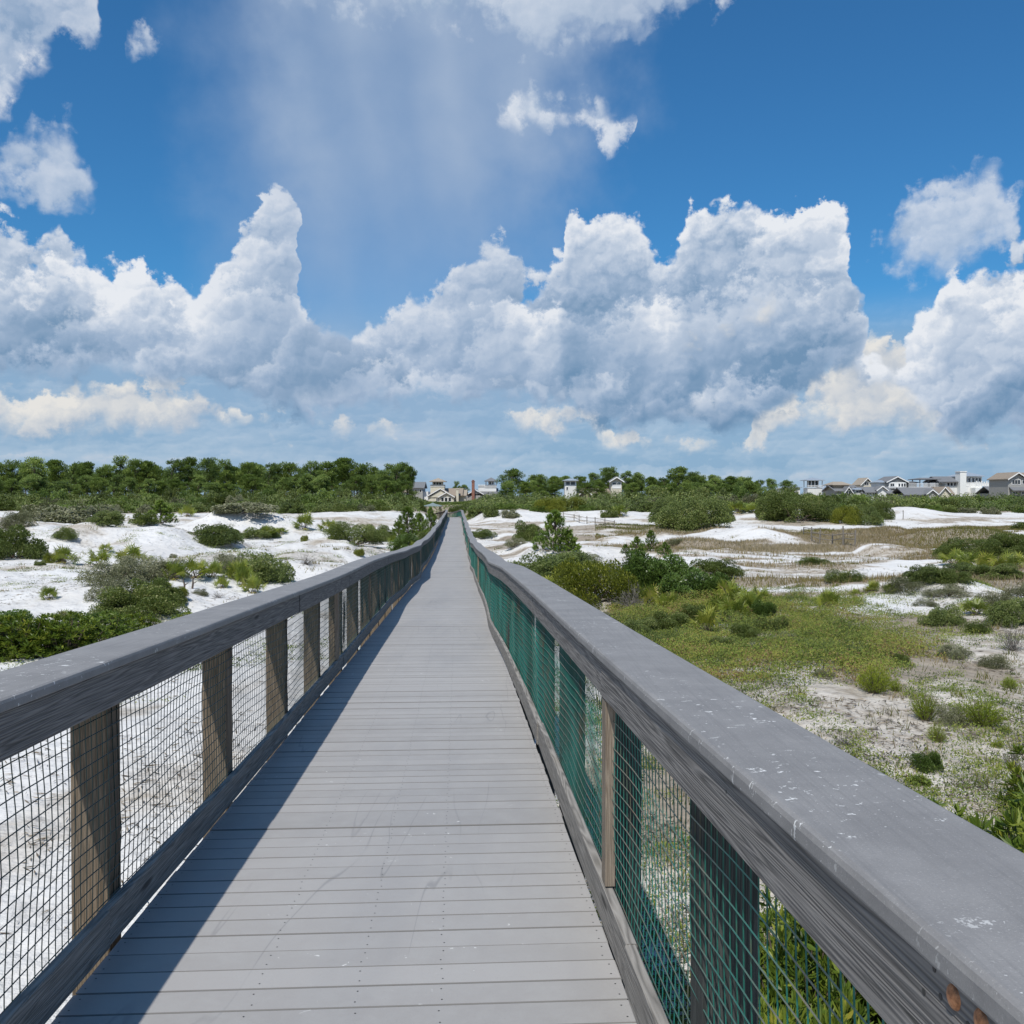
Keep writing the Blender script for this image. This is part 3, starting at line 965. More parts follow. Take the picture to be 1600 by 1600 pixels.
def build_boardwalk():
    root = bpy.data.objects.new('boardwalk', None)
    COL.objects.link(root)
    tag(root, 'long grey plank boardwalk with railings running inland over the white dunes', 'boardwalk')
    # decking: one board every 145 mm
    ss = np.arange(-2.6, S_END, 0.1452)
    jr = np.random.default_rng(8)
    V, Q, tint = [], [], []
    dl = jr.normal(0, 0.003, (len(ss), 2))
    dz = jr.normal(0, 0.0011, len(ss))
    gap = np.clip(np.abs(jr.normal(0.0019, 0.0009, len(ss))), 0.0006, 0.0035)
    s0, s1 = ss + gap, ss + 0.1452 - gap
    lat = HALF + 0.0
    zz = lambda s: deck_z(s) + dz
    P = [walk_pt(s0, -lat + dl[:, 0], zz(s0) - 0.03), walk_pt(s0, lat + dl[:, 1], zz(s0) - 0.03), walk_pt(s1, lat + dl[:, 1], zz(s1) - 0.03), walk_pt(s1, -lat + dl[:, 0], zz(s1) - 0.03),
         walk_pt(s0, -lat + dl[:, 0], zz(s0) - 0.003), walk_pt(s0, lat + dl[:, 1], zz(s0) - 0.003), walk_pt(s1, lat + dl[:, 1], zz(s1) - 0.003), walk_pt(s1, -lat + dl[:, 0], zz(s1) - 0.003),
         walk_pt(s0 + 0.003, -lat + 0.003, zz(s0)), walk_pt(s0 + 0.003, lat - 0.003, zz(s0)), walk_pt(s1 - 0.003, lat - 0.003, zz(s1)), walk_pt(s1 - 0.003, -lat + 0.003, zz(s1))]
    V = np.stack(P, 1).reshape(-1, 3)
    f = np.array([(3, 2, 1, 0), (8, 9, 10, 11), (0, 1, 5, 4), (1, 2, 6, 5), (2, 3, 7, 6), (3, 0, 4, 7), (4, 5, 9, 8), (5, 6, 10, 9), (6, 7, 11, 10), (7, 4, 8, 11)])
    Q = (np.arange(len(ss))[:, None, None] * 12 + f[None]).reshape(-1, 4)
    tint = np.repeat(np.clip(jr.normal(0.5, 0.28, len(ss)), 0, 1), 10)
    n_q = len(Q)
    # screw heads, six to a board, near part only
    near = np.nonzero(ss < 16)[0]
    SV, ST = [], []
    c = 0
    for i in near:
        for la in (-0.885, -0.32, 0.02, 0.30, 0.885):
            for so in (0.035, 0.108):
                p = walk_pt(np.array([ss[i] + so]), la + jr.normal(0, 0.004), deck_z(ss[i] + so) + dz[i] + 0.0006)[0]
                th = np.arange(6) * math.pi / 3
                SV.append(p + 0.0034 * np.stack([np.cos(th), np.sin(th), 0 * th], -1))
                ST.append([(c, c + 1, c + 2, c + 3), (c, c + 3, c + 4, c + 5)])
                c += 6
    ST = np.vstack(ST) + len(V)
    me = new_mesh('decking', np.vstack([V, np.vstack(SV)]), [Q, ST], [M['deck'], M['screw'], M['seam']], tint=np.concatenate([tint, np.zeros(len(ST))]),
                  mat_idx=np.concatenate([np.tile([0, 0, 2, 0, 2, 0, 2, 0, 2, 0], len(ss)), np.ones(len(ST), int)]))
    link('decking', me, root)
    # joists under the boards and cross beams on the posts
    jb = MB()
    for la in (-0.86, -0.3, 0.3, 0.86):
        st = np.arange(-2.6, S_END + 2, 4.0)
        for a, b in zip(st[:-1], st[1:]):
            p = [walk_pt(a, la - 0.02, deck_z(a) - 0.25), walk_pt(a, la + 0.02, deck_z(a) - 0.25), walk_pt(b, la + 0.02, deck_z(b) - 0.25), walk_pt(b, la - 0.02, deck_z(b) - 0.25),
                 walk_pt(a, la - 0.02, deck_z(a) - 0.034), walk_pt(a, la + 0.02, deck_z(a) - 0.034), walk_pt(b, la + 0.02, deck_z(b) - 0.034), walk_pt(b, la - 0.02, deck_z(b) - 0.034)]
            jb.hexa(p)
    jb.build('joist', M['under'], root)

    for sd in (-1, 1):
        rail = bpy.data.objects.new('railing', None)
        COL.objects.link(rail)
        rail.parent = root
        rail['label'] = 'shaded railing with its post faces in shadow on the dune side' if sd < 0 else 'sunlit railing with green wire mesh and bird droppings on its cap'
        caps, fas, kick = MB(), MB(), MB()
        jr = np.random.default_rng(20 + sd)
        J = JOINTS[sd]
        for a, b in zip(J[:-1], J[1:]):
            sm = 1.0
            st = stations(a + 0.0015, b - 0.0015)
            d1, d2 = jr.normal(0, 0.0014), jr.normal(0, 0.002)
            extrude(caps, rrect(HALF - 0.012, HALF + 0.272, RAIL_H - 0.038, RAIL_H, 0.006, 2, 0.012), st, sd, d1 * 0.8, d2 * 0.3)
            st2 = stations(a - 0.6 + 0.002, b - 0.6 - 0.002)
            extrude(fas, rrect(HALF + 0.0, HALF + 0.038, RAIL_H - 0.038 - 0.142, RAIL_H - 0.0385, 0.004, 1), st2, sd, jr.normal(0, 0.003), min(0, -abs(jr.normal(0, 0.002))))
            st3 = stations(a - 1.2 + 0.003, b - 1.2 - 0.003)
            w = jr.normal(0, 0.006)
            extrude(kick, rrect(HALF + 0.004, HALF + 0.042, 0.018 if sd < 0 else 0.003, 0.158, 0.004, 1), st3, sd, (-0.016 if abs(b - 1.2 - 3.2) < 1.9 else w * 0.7) if sd < 0 else -0.014 + w * 0.5, jr.normal(0, 0.004) if sd < 0 else abs(jr.normal(0, 0.002)))
        caps.build('cap_rail', M['cap'], rail)
        fas.build('rail_board', M['rail_wood'], rail)
        kick.build('kick_board', M['kick_wood'], rail)
        # posts
        if sd < 0:
            sp = [1.90 + 1.83 * i for i in range(-2, 80)]
        else:
            sp = [-1.2, 0.5, 2.37, 3.90] + [3.86 + 1.83 * i for i in range(1, 78)]
        sp = [s for s in sp if s < S_END - 1]
        hz = math.atan(0.0573)
        pm = MB()
        c = [(-0.07, -0.07), (0.07, -0.07), (0.07, 0.07), (-0.07, 0.07)]
        b_ = 0.006
        oct_ = [(-0.07 + b_, -0.07), (0.07 - b_, -0.07), (0.07, -0.07 + b_), (0.07, 0.07 - b_), (0.07 - b_, 0.07), (-0.07 + b_, 0.07), (-0.07, 0.07 - b_), (-0.07, -0.07 + b_)]
        z0, z1 = -3.3, -0.0395
        V = [(x, y, z0) for x, y in oct_] + [(x, y, z1) for x, y in oct_]
        Qs = [(j, (j + 1) % 8, 8 + (j + 1) % 8, 8 + j) for j in range(8)]
        Ts = [(8, 8 + j, 8 + j + 1) for j in range(1, 7)]
        pm.add(V, Qs, Ts)
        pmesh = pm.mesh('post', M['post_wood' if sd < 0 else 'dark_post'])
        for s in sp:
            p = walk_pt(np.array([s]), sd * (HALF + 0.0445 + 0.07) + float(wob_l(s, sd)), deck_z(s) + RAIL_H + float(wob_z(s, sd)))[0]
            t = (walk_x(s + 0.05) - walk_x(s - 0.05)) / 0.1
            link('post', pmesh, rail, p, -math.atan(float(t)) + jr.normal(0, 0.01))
        # battens over the joints of the wire
        for s in ((10.4, 32.0, 54.0) if sd < 0 else (3.66, 26.0, 48.0)):
            bb = MB()
            a, b = s - 0.045, s + 0.045
            l0, l1 = HALF + 0.002, HALF + 0.040
            h0, h1 = 0.17, RAIL_H - 0.184
            P = [walk_pt(q, sd * l + float(wob_l(s, sd)), deck_z(s) + h + float(wob_z(s, sd))) for h in (h0, h1) for q, l in ((a, l0), (a, l1), (b, l1), (b, l0))]
            if sd < 0:
                P = [P[i] for i in (1, 0, 3, 2, 5, 4, 7, 6)]
            bb.hexa(P)
            bb.build('batten', M['batten'], rail)
        # welded wire mesh, 50 mm squares, slightly bellied
        V, Q = [], []
        nV = 0

        def bulge(s, h):
            return 0.032 * (fbm(s * 1.3, h * 1.6, 31 + sd, 2) - 0.5) * 2 * np.sin(np.clip(h - 0.1, 0, 0.8) / 0.8 * math.pi) + 0.0

        def wires(P0, P1, r):
            """thin triangular prisms from P0 to P1 (n,3)"""
            nonlocal nV
            d = P1 - P0
            d /= np.linalg.norm(d, axis=1)[:, None]
            ref = np.where(np.abs(d[:, 2:3]) > 0.8, [[0, 1.0, 0]], [[0, 0, 1.0]])
            a = np.cross(d, ref); a /= np.linalg.norm(a, axis=1)[:, None]
            b = np.cross(d, a)
            ring = [a * math.cos(t) + b * math.sin(t) for t in (0.3, 2.394, 4.489)]
            vv = np.stack([P0 + r * q for q in ring] + [P1 + r * q for q in ring], 1)
            n = len(P0)
            f = np.array([(0, 3, 4, 1), (1, 4, 5, 2), (2, 5, 3, 0)])
            V.append(vv.reshape(-1, 3))
            Q.append((np.arange(n)[:, None, None] * 6 + f[None]).reshape(-1, 4) + nV)
            nV += n * 6
        off = sd * (HALF + 0.0425)
        vs = np.arange(-2.4, S_END, 0.0508)
        for k in range(6):
            ha, hb = 0.03 + k * 0.17, 0.03 + (k + 1) * 0.17
            jl = 0.0
            f0 = walk_pt(vs, off + wob_l(vs, sd) + bulge(vs, np.full_like(vs, ha)) * sd * -1 * 0 + sd * 0.0 + bulge(vs, np.full_like(vs, ha)), deck_z(vs) + ha)
            f1 = walk_pt(vs, off + wob_l(vs, sd) + bulge(vs, np.full_like(vs, hb)), deck_z(vs) + hb)
            wires(f0, f1, 0.0019 if sd > 0 else 0.0022)
        hs = np.concatenate([np.arange(-2.4, 24, 0.12), np.arange(24, S_END, 0.5)])
        n_vert = sum(len(q) for q in Q)
        for h in np.arange(0.045, 1.05, 0.0508):
            hh = np.full_like(hs, h)
            f = walk_pt(hs, off - sd * 0.0038 + wob_l(hs, sd) + bulge(hs, hh), deck_z(hs) + h + 0.035 * (fbm(hs * 1.5, hh * 0.8, 77, 2) - 0.5))
            wires(f[:-1], f[1:], 0.0021 if sd > 0 else 0.0023)
        Qa = np.vstack(Q)
        link('wire_mesh', new_mesh('wire_mesh', np.vstack(V), Qa, [M['wire'] if sd > 0 else M['wire_shaded'], M['wire_worn'] if sd > 0 else M['wire_shaded']], mat_idx=(np.arange(len(Qa)) >= n_vert).astype(int)), rail)
        if sd > 0:
            for (s, zz) in ((1.030, -0.570), (0.972, -0.567)):
                n, m_ = 14, 5
                V, T = [], []
                R = 0.0145
                for i in range(m_):
                    a = math.radians(88 * i / (m_ - 1))
                    for j in range(n):
                        th = 2 * math.pi * j / n
                        V.append((-R * 0.42 * math.cos(a) if i else -R * 0.42, R * math.sin(a) * math.cos(th) if i else 0, R * math.sin(a) * math.sin(th) if i else 0))
                Qb = [(i * n + j, i * n + (j + 1) % n, (i + 1) * n + (j + 1) % n, (i + 1) * n + j) for i in range(m_ - 1) for j in range(n)]
                p = walk_pt(np.array([s]), HALF - 0.0005 + float(wob_l(s, sd)), zz)[0]
                link('bolt', new_mesh('bolt', V, np.array(Qb), M['bolt'], smooth_shade=True), rail, p, hz)
            for (s, zz) in ((1.075, -0.560), (1.06, -0.585), (1.00, -0.585), (1.10, -0.60), (1.95, -0.62)):
                b = MB()
                b.tube([(-0.0008, 0, 0), (0.004, 0, 0)], 0.0042, 8)
                p = walk_pt(np.array([s]), HALF - 0.0005 + float(wob_l(s, sd)), zz)[0]
                b.build('screw', M['screw'], rail, loc=p, rz=hz)
    return root


build_boardwalk()


# ------------------------------------------------------------------ plants
def unit(v):
    return v / (np.linalg.norm(v, axis=-1, keepdims=True) + 1e-9)


def rand_dir(r, n):
    return unit(r.normal(0, 1, (n, 3)))


def leaves(P, A, L, Wd, r, fold=0.0):
    """diamond leaves at P along A (unit), length L, width Wd -> verts (4n,3)"""
    n = len(P)
    A = unit(A)
    B = unit(np.cross(A, np.array([-0.15, -0.55, 1.0])) + 0.55 * rand_dir(r, n))
    B = unit(B - A * (A * B).sum(1, keepdims=True))
    C = np.cross(A, B)
    L = np.broadcast_to(np.asarray(L, float), (n,))[:, None]
    Wd = np.broadcast_to(np.asarray(Wd, float), (n,))[:, None]
    v = np.stack([P - A * L * 0.5, P + B * Wd * 0.5 + C * Wd * fold + A * L * 0.05, P + A * L * 0.5, P - B * Wd * 0.5 + C * Wd * fold + A * L * 0.05], 1)
    return v.reshape(-1, 3)


def quads_of(n, off=0):
    return np.arange(4 * n).reshape(-1, 4) + off


def bush_mesh(name, m, rx, ry, rz, n, L, Wd, seed, lobes=14, lobe_r=0.36, out=0.6, up=0.3, fill=0.25, skirt=0.0, fold=0.15, asym=0.0):
    r = np.random.default_rng(seed)
    # lobe centres over a dome
    u = r.random(lobes)
    th = r.random(lobes) * 2 * math.pi
    zc = np.where(r.random(lobes) < 0.36, u * 0.14, 0.12 + u ** 1.2 * 0.58)
    rad = np.sqrt(np.clip(1 - (zc / 0.86) ** 2, 0.02, 1)) * (0.60 + 0.24 * r.random(lobes))
    Cc = np.stack([np.cos(th) * rad, np.sin(th) * rad, zc + 0.02], -1)
    Cc = np.vstack([Cc, [[0, 0, 0.45], [0.2, 0.1, 0.55], [-0.25, 0.2, 0.3], [0.3, -0.3, 0.25], [-0.3, -0.25, 0.25]]])
    lr = lobe_r * (0.65 + 0.7 * r.random(len(Cc)))
    prob = lr ** 2
    k = r.choice(len(Cc), n, p=prob / prob.sum())
    d = rand_dir(r, n)
    d[:, 2] = np.abs(d[:, 2]) * np.where(r.random(n) < 0.8, 1, -0.7)
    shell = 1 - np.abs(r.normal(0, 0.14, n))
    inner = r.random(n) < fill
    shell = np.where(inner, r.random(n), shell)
    P = Cc[k] + d * (lr[k] * shell)[:, None]
    wob = 1 + 0.18 * (fbm(P[:, 0] * 5 + 9, P[:, 1] * 5 + P[:, 2] * 3, seed % 97, 2) - 0.5)
    P = P * wob[:, None]
    P = P * [rx, ry, rz / 1.02]
    P[:, 0] += asym * P[:, 2]
    P[:, 2] = np.where(P[:, 2] < 0.01 * rz, np.abs(P[:, 2]) * 0.6 - 0.02, P[:, 2])
    A = unit(d * out + rand_dir(r, n) * (1 - out * 0.5) + np.array([0, 0, up]))
    V = leaves(P, A, L * (0.7 + 0.6 * r.random(n)), Wd * (0.7 + 0.6 * r.random(n)), r, fold)
    lt = r.normal(0, 0.10, len(Cc))
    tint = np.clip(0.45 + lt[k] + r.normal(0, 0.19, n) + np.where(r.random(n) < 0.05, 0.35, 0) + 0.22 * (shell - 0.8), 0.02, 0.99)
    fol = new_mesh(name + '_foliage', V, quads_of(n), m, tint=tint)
    # branches
    b = MB()
    for i in range(min(len(Cc), 9)):
        q = Cc[i] * [rx, ry, rz] * 0.92
        q[0] += asym * q[2]
        mid = q * [0.45, 0.45, 0.55] + r.normal(0, 0.05, 3) * [rx, ry, rz]
        b.tube([(0, 0, -0.06 * rz), mid, q], [0.030 * min(rx, rz), 0.020 * min(rx, rz), 0.008 * min(rx, rz)], 5, False)
    st = b.mesh(name + '_stem', M['bark'], True)
    return fol, st


def palm_mesh(name, seed, nf=11, spread=1.0):
    """saw palmetto of unit size: fan leaves on stalks, about 1 m across and 0.8 high"""
    r = np.random.default_rng(seed)
    V, tint = [], []
    sv = MB()
    for i in range(nf):
        a = 2 * math.pi * (i + r.random() * 0.7) / nf
        tilt = math.radians(r.uniform(15, 70)) * spread
        d = np.array([math.cos(a) * math.sin(tilt), math.sin(a) * math.sin(tilt), math.cos(tilt)])
        base = np.array([r.normal(0, 0.05), r.normal(0, 0.05), 0.0])
        ln = r.uniform(0.30, 0.48)
        hub = base + d * ln
        sv.tube([base, base + d * ln * 0.5 + [0, 0, 0.02], hub], [0.012, 0.009, 0.007], 4, False)
        side = unit(np.cross(d, [0, 0, 1.0]) + 1e-3)
        nrm = np.cross(side, d)
        roll = r.normal(0, 0.35)
        side = side * math.cos(roll) + nrm * math.sin(roll)
        nb = 17
        t0 = r.uniform(0.3, 0.75)
        for j in range(nb):
            f = math.radians(-112 + 224 * j / (nb - 1))
            bd = d * math.cos(f) + side * math.sin(f)
            bl = r.uniform(0.30, 0.42) * (1 - 0.25 * abs(f) / 2)
            tip = hub + bd * bl + np.array([0, 0, -0.07 * abs(math.sin(f)) - 0.02]) + r.normal(0, 0.012, 3)
            w = np.cross(bd, np.cross(d, side)); w = unit(w) * 0.017
            midp = hub + bd * bl * 0.5 + [0, 0, 0.012]
            V.append([hub, midp + w, tip, midp - w])
            tint.append(np.clip(t0 + r.normal(0, 0.08) + (0.3 if r.random() < 0.04 else 0), 0, 0.98))
    # dead brown skirt
    for j in range(26):
        a = r.random() * 6.28
        p = np.array([math.cos(a) * 0.05, math.sin(a) * 0.05, 0.10])
        q = np.array([math.cos(a) * r.uniform(0.2, 0.42), math.sin(a) * r.uniform(0.2, 0.42), r.uniform(0.01, 0.08)])
        w = np.array([-math.sin(a), math.cos(a), 0]) * 0.02
        V.append([p, (p + q) / 2 + w, q, (p + q) / 2 - w])
        tint.append(0.99)
    V = np.array(V, float).reshape(-1, 3)
    return new_mesh(name + '_foliage', V, quads_of(len(V) // 4), M['palmetto'], tint=np.array(tint)), sv.mesh(name + '_stem', M['bark'])


def spray_mesh(name, m, seed, n_stem=150, per=16, L=0.05, Wd=0.010, upright=1.1, base_w=0.25):
    """upright needle-leaved shrub of unit size (1 m wide, 0.85 high)"""
    r = np.random.default_rng(seed)
    P, A, T = [], [], []
    b = MB()
    for i in range(n_stem):
        d = rand_dir(r, 1)[0]
        d[2] = abs(d[2]) * 0.8 + 0.25 * upright
        d = unit(d)
        rr = 0.44 * (0.78 + 0.3 * r.random()) * (1 + 0.35 * (vnoise(np.array([d[0] * 3 + 5]), np.array([d[1] * 3 + 2]), seed)[0] - 0.5))
        tip = d * [rr, rr, rr * 1.55] + [0, 0, 0.06]
        st = tip * 0.35
        t = 0.35 + 0.65 * r.random(per) ** 0.7
        p = tip[None] * t[:, None] + r.normal(0, 0.016, (per, 3))
        a = unit(unit(tip) * 0.8 + rand_dir(r, per) * 0.55 + [0, 0, 0.35])
        P.append(p); A.append(a)
        T.append(np.clip(0.25 + 0.5 * t + r.normal(0, 0.12, per) + r.normal(0, 0.06), 0, 0.98))
        if i % 5 == 0:
            b.tube([(0, 0, 0), tip * 0.5, tip * 0.9], [0.012, 0.007, 0.003], 4, False)
    P, A, T = np.vstack(P), np.vstack(A), np.concatenate(T)
    P[:, 2] = np.abs(P[:, 2])
    V = leaves(P, A, L * (0.7 + 0.6 * r.random(len(P))), Wd, r, 0.1)
    return new_mesh(name + '_foliage', V, quads_of(len(P)), m, tint=T), b.mesh(name + '_stem', M['bark'])


def twig_mesh(name, seed, n=420):
    """leafless grey shrub of unit size"""
    r = np.random.default_rng(seed)
    P0, P1, Wd = [], [], []
    for i in range(60):
        d = rand_dir(r, 1)[0]; d[2] = abs(d[2]) + 0.15; d = unit(d)
        p = np.array([r.normal(0, 0.03), r.normal(0, 0.03), 0])
        ln = 0.5 * r.uniform(0.7, 1.1)
        q = p
        for k in range(3):
            d = unit(d + r.normal(0, 0.22, 3))
            q2 = q + d * ln / 3
            P0.append(q); P1.append(q2); Wd.append(0.010 * (1 - k * 0.25))
            for j in range(4):
                s = q + (q2 - q) * r.random()
                e = unit(d + r.normal(0, 0.6, 3))
                P0.append(s); P1.append(s + e * r.uniform(0.05, 0.16)); Wd.append(0.0045)
            q = q2
    P0, P1, Wd = np.array(P0), np.array(P1), np.array(Wd)
    P0[:, 2] = np.abs(P0[:, 2]); P1[:, 2] = np.abs(P1[:, 2])
    V = leaves((P0 + P1) / 2, P1 - P0, np.linalg.norm(P1 - P0, axis=1), Wd * 1.7, r)
    return new_mesh(name, V, quads_of(len(P0)), M['twig'], tint=np.clip(r.normal(0.5, 0.25, len(P0)), 0, 1)), None


def lance_mesh(name, seed, n_ros=330, L=0.085, Wd=0.019):
    """shrub of unit half-width 0.5, height 0.8 with rosettes of lance leaves"""
    r = np.random.default_rng(seed)
    P, A, T = [], [], []
    b = MB()
    for i in range(n_ros):
        d = rand_dir(r, 1)[0]; d[2] = abs(d[2]) * 0.9 + 0.1; d = unit(d)
        k = 0.5 * r.uniform(0.55, 1.05)
        c = d * [k, k, k * 1.45]
        t0 = r.normal(0.5, 0.14)
        per = 13
        a = unit(unit(d + [0, 0, 1.1]) * 0.75 + rand_dir(r, per) * 0.75)
        P.append(c + a * L * 0.45 + r.normal(0, 0.008, (per, 3))); A.append(a)
        T.append(np.clip(t0 + r.normal(0, 0.12, per) + np.where(r.random(per) < 0.06, 0.4, 0), 0, 0.99))
        if i % 3 == 0:
            b.tube([(c[0] * 0.2, c[1] * 0.2, 0), c * [0.7, 0.7, 0.5], c], [0.009, 0.006, 0.004], 4, False)
    P, A, T = np.vstack(P), np.vstack(A), np.concatenate(T)
    P[:, 2] = np.abs(P[:, 2])
    V = leaves(P, A, L * (0.75 + 0.5 * r.random(len(P))), Wd * (0.8 + 0.5 * r.random(len(P))), r, 0.18)
    return new_mesh(name + '_foliage', V, quads_of(len(P)), M['lance'], tint=T), b.mesh(name + '_stem', M['bark'])


def pine_mesh(name, seed, h=9.0, cw=5.0, crown0=0.42, clumps=26, needles=120, flat=0.9):
    """sand pine: bare leaning trunk, limbs, rounded crown made of needle tufts"""
    r = np.random.default_rng(seed)
    b = MB()
    lean = r.normal(0, 0.05, 2)
    def tp(f):
        return np.array([lean[0] * h * f * f + 0.12 * math.sin(f * 5 + seed), lean[1] * h * f * f + 0.1 * math.cos(f * 4 + seed) - 0.1, h * 0.93 * f])
    fs = np.linspace(0, 1, 8)
    b.tube([tp(f) + [0, 0, -0.3 if f == 0 else 0] for f in fs], [0.17 * (1 - 0.8 * f) + 0.02 for f in fs], 6, False)
    P, A, T = [], [], []
    for i in range(clumps):
        f = crown0 + (1 - crown0) * (i + r.random()) / clumps
        g = (f - crown0) / (1 - crown0)
        prof = math.sin(math.pi * min(1, 0.22 + 0.74 * g)) ** 0.6
        a = i * 2.4 + r.normal(0, 0.5)
        rad = cw * 0.5 * prof * r.uniform(0.35, 0.95)
        c = tp(f) + [math.cos(a) * rad, math.sin(a) * rad, 0.35 + rad * 0.12 + r.normal(0, 0.15)]
        b.tube([tp(max(0, f - 0.05)), (tp(f) + c) / 2 + [0, 0, -0.12], c], [0.05, 0.035, 0.015], 4, False)
        cr = cw * 0.175 * r.uniform(0.75, 1.3)
        t0 = r.normal(0.5, 0.13)
        n = int(needles * r.uniform(0.7, 1.3))
        d = rand_dir(r, n)
        rr = cr * r.random(n) ** 0.45
        p = c + d * rr[:, None] * [1, 1, flat * 0.7]
        aa = unit(d * 0.7 + rand_dir(r, n) * 0.6 + [0, 0, 0.45])
        P.append(p); A.append(aa)
        T.append(np.clip(t0 + r.normal(0, 0.14, n) + 0.12 * d[:, 2], 0.02, 0.98))
    P, A, T = np.vstack(P), np.vstack(A), np.concatenate(T)
    V = leaves(P, A, 0.42 * (0.7 + 0.6 * r.random(len(P))), 0.15, r, 0.2)
    return new_mesh(name + '_crown', V, quads_of(len(P)), M['pine'], tint=T), b.mesh(name + '_trunk', M['bark'], True)


def sapling_mesh(name, seed, h=1.0, w=0.85):
    """young pine, broad cone of upturned bottle-brush shoots, unit height"""
    r = np.random.default_rng(seed)
    b = MB()
    b.tube([(0, 0, -0.03), (0.01, 0, 0.5), (0, 0, 0.95)], [0.022, 0.014, 0.005], 5, False)
    P, A, T = [], [], []
    for i in range(210):
        f = r.random() ** 1.1
        z = 0.02 + 0.90 * f
        rad = w * 0.56 * (1 - f) ** 0.6 * r.uniform(0.35, 1.08)
        a = r.random() * 6.28
        tip = np.array([math.cos(a) * rad, math.sin(a) * rad, z + 0.05])
        if i % 3 == 0:
            b.tube([(0, 0, max(0, z - 0.12)), tip * [0.6, 0.6, 1] - [0, 0, 0.05], tip], [0.008, 0.006, 0.003], 4, False)
        d = unit(np.array([math.cos(a) * 0.5, math.sin(a) * 0.5, 1.0]))
        n = 22
        t = r.random(n)
        p = tip + d * (t * 0.10 - 0.05)[:, None]
        aa = unit(d * 0.9 + rand_dir(r, n) * 0.75)
        P.append(p + aa * 0.03); A.append(aa)
        T.append(np.clip(r.normal(0.5, 0.1) + 0.25 * (t - 0.5) + r.normal(0, 0.1, n), 0, 1))
    P, A, T = np.vstack(P), np.vstack(A), np.concatenate(T)
    V = leaves(P, A, 0.085, 0.016, r, 0.1)
    return new_mesh(name + '_crown', V, quads_of(len(P)), M['sapling'], tint=T), b.mesh(name + '_trunk', M['bark'])


KIND = {}


def make_plants():
    # kind -> list of (foliage mesh, stem mesh, part names), nominal width and height
    def reg(k, name, w, h, lst, parts=('foliage', 'stem')):
        KIND[k] = dict(name=name, w=w, h=h, lst=lst, parts=parts, i=0)
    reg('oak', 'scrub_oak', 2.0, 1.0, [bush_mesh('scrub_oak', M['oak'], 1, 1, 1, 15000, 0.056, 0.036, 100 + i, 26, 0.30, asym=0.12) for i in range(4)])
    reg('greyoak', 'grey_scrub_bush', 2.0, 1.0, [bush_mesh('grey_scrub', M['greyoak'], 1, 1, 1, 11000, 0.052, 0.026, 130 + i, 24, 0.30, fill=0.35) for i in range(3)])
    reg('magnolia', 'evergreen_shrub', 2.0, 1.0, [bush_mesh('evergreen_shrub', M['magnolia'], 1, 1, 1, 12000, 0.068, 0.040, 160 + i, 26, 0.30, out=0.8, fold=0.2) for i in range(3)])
    reg('broom', 'dome_shrub', 2.0, 1.0, [bush_mesh('dome_shrub', M['broom'], 1, 1, 1, 19000, 0.046, 0.024, 190 + i, 40, 0.25, up=0.6) for i in range(2)])
    reg('bigoak', 'scrub_oak', 2.0, 1.0, [bush_mesh('big_scrub_oak', M['oak'], 1, 1, 1, 26000, 0.036, 0.026, 280 + i, 46, 0.22, asym=0.1) for i in range(2)])
    reg('faroak', 'scrub_oak', 2.0, 1.0, [bush_mesh('far_scrub_oak', M['oak'], 1, 1, 1, 5200, 0.095, 0.068, 220 + i, 24, 0.30, asym=0.15) for i in range(5)])
    reg('fargrey', 'grey_scrub_bush', 2.0, 1.0, [bush_mesh('far_grey_scrub', M['greyoak'], 1, 1, 1, 4500, 0.095, 0.055, 240 + i, 24, 0.30) for i in range(3)])
    reg('farlight', 'scrub_oak', 2.0, 1.0, [bush_mesh('far_light_scrub', M['pine'], 1, 1, 1, 4500, 0.10, 0.068, 260 + i, 22, 0.32) for i in range(3)])
    reg('palm', 'saw_palmetto', 1.15, 0.78, [palm_mesh('saw_palmetto', 300 + i, 12 + i) for i in range(4)])
    reg('rosemary', 'heath_shrub', 0.95, 0.80, [spray_mesh('heath_shrub', M['rosemary'], 330 + i, 210, 20) for i in range(3)])
    reg('twig', 'bare_shrub', 1.0, 0.55, [twig_mesh('bare_shrub', 350 + i) for i in range(3)], ('twigs', None))
    reg('lance', 'lance_leaved_shrub', 1.1, 0.82, [lance_mesh('lance_leaved_shrub', 370 + i) for i in range(3)])
    reg('sapling', 'pine_sapling', 0.9, 1.05, [sapling_mesh('pine_sapling', 400 + i) for i in range(3)], ('crown', 'trunk'))
    reg('pine', 'pine_tree', 5.0, 9.3, [pine_mesh('pine_tree', 430 + i, 9.0, 5.0 + 0.3 * (i % 3), (0.20, 0.42, 0.54)[i % 3], 27 + 2 * i) for i in range(6)], ('crown', 'trunk'))


make_plants()
PLACED = []


def place(kind, x, y, zr, w, h, rz=None, look=None, zone=None, group=None):
    """one plant: an Empty at its foot with its foliage and its stem; label parts are kept for naming later"""
    K = KIND[kind]
    fol, st = K['lst'][K['i'] % len(K['lst'])]
    K['i'] += 1
    rz = random.uniform(0, 6.28) if rz is None else rz
    sx, sz = w / K['w'], h / K['h']
    if st is None:
        r = link(K['name'], fol, None, (x, y, zr + EYE - 0.02), rz, (sx, sx, sz))
    else:
        r = bpy.data.objects.new(K['name'], None)
        COL.objects.link(r)
        r.location = (x, y, zr + EYE - 0.02)
        r.rotation_euler = (0, 0, rz)
        r.scale = (sx, sx, sz)
        link(K['parts'][0], fol, r)
        link(K['parts'][1], st, r)
    PLACED.append((r, look, zone, group, x / max(y, 0.1), y))
    return r


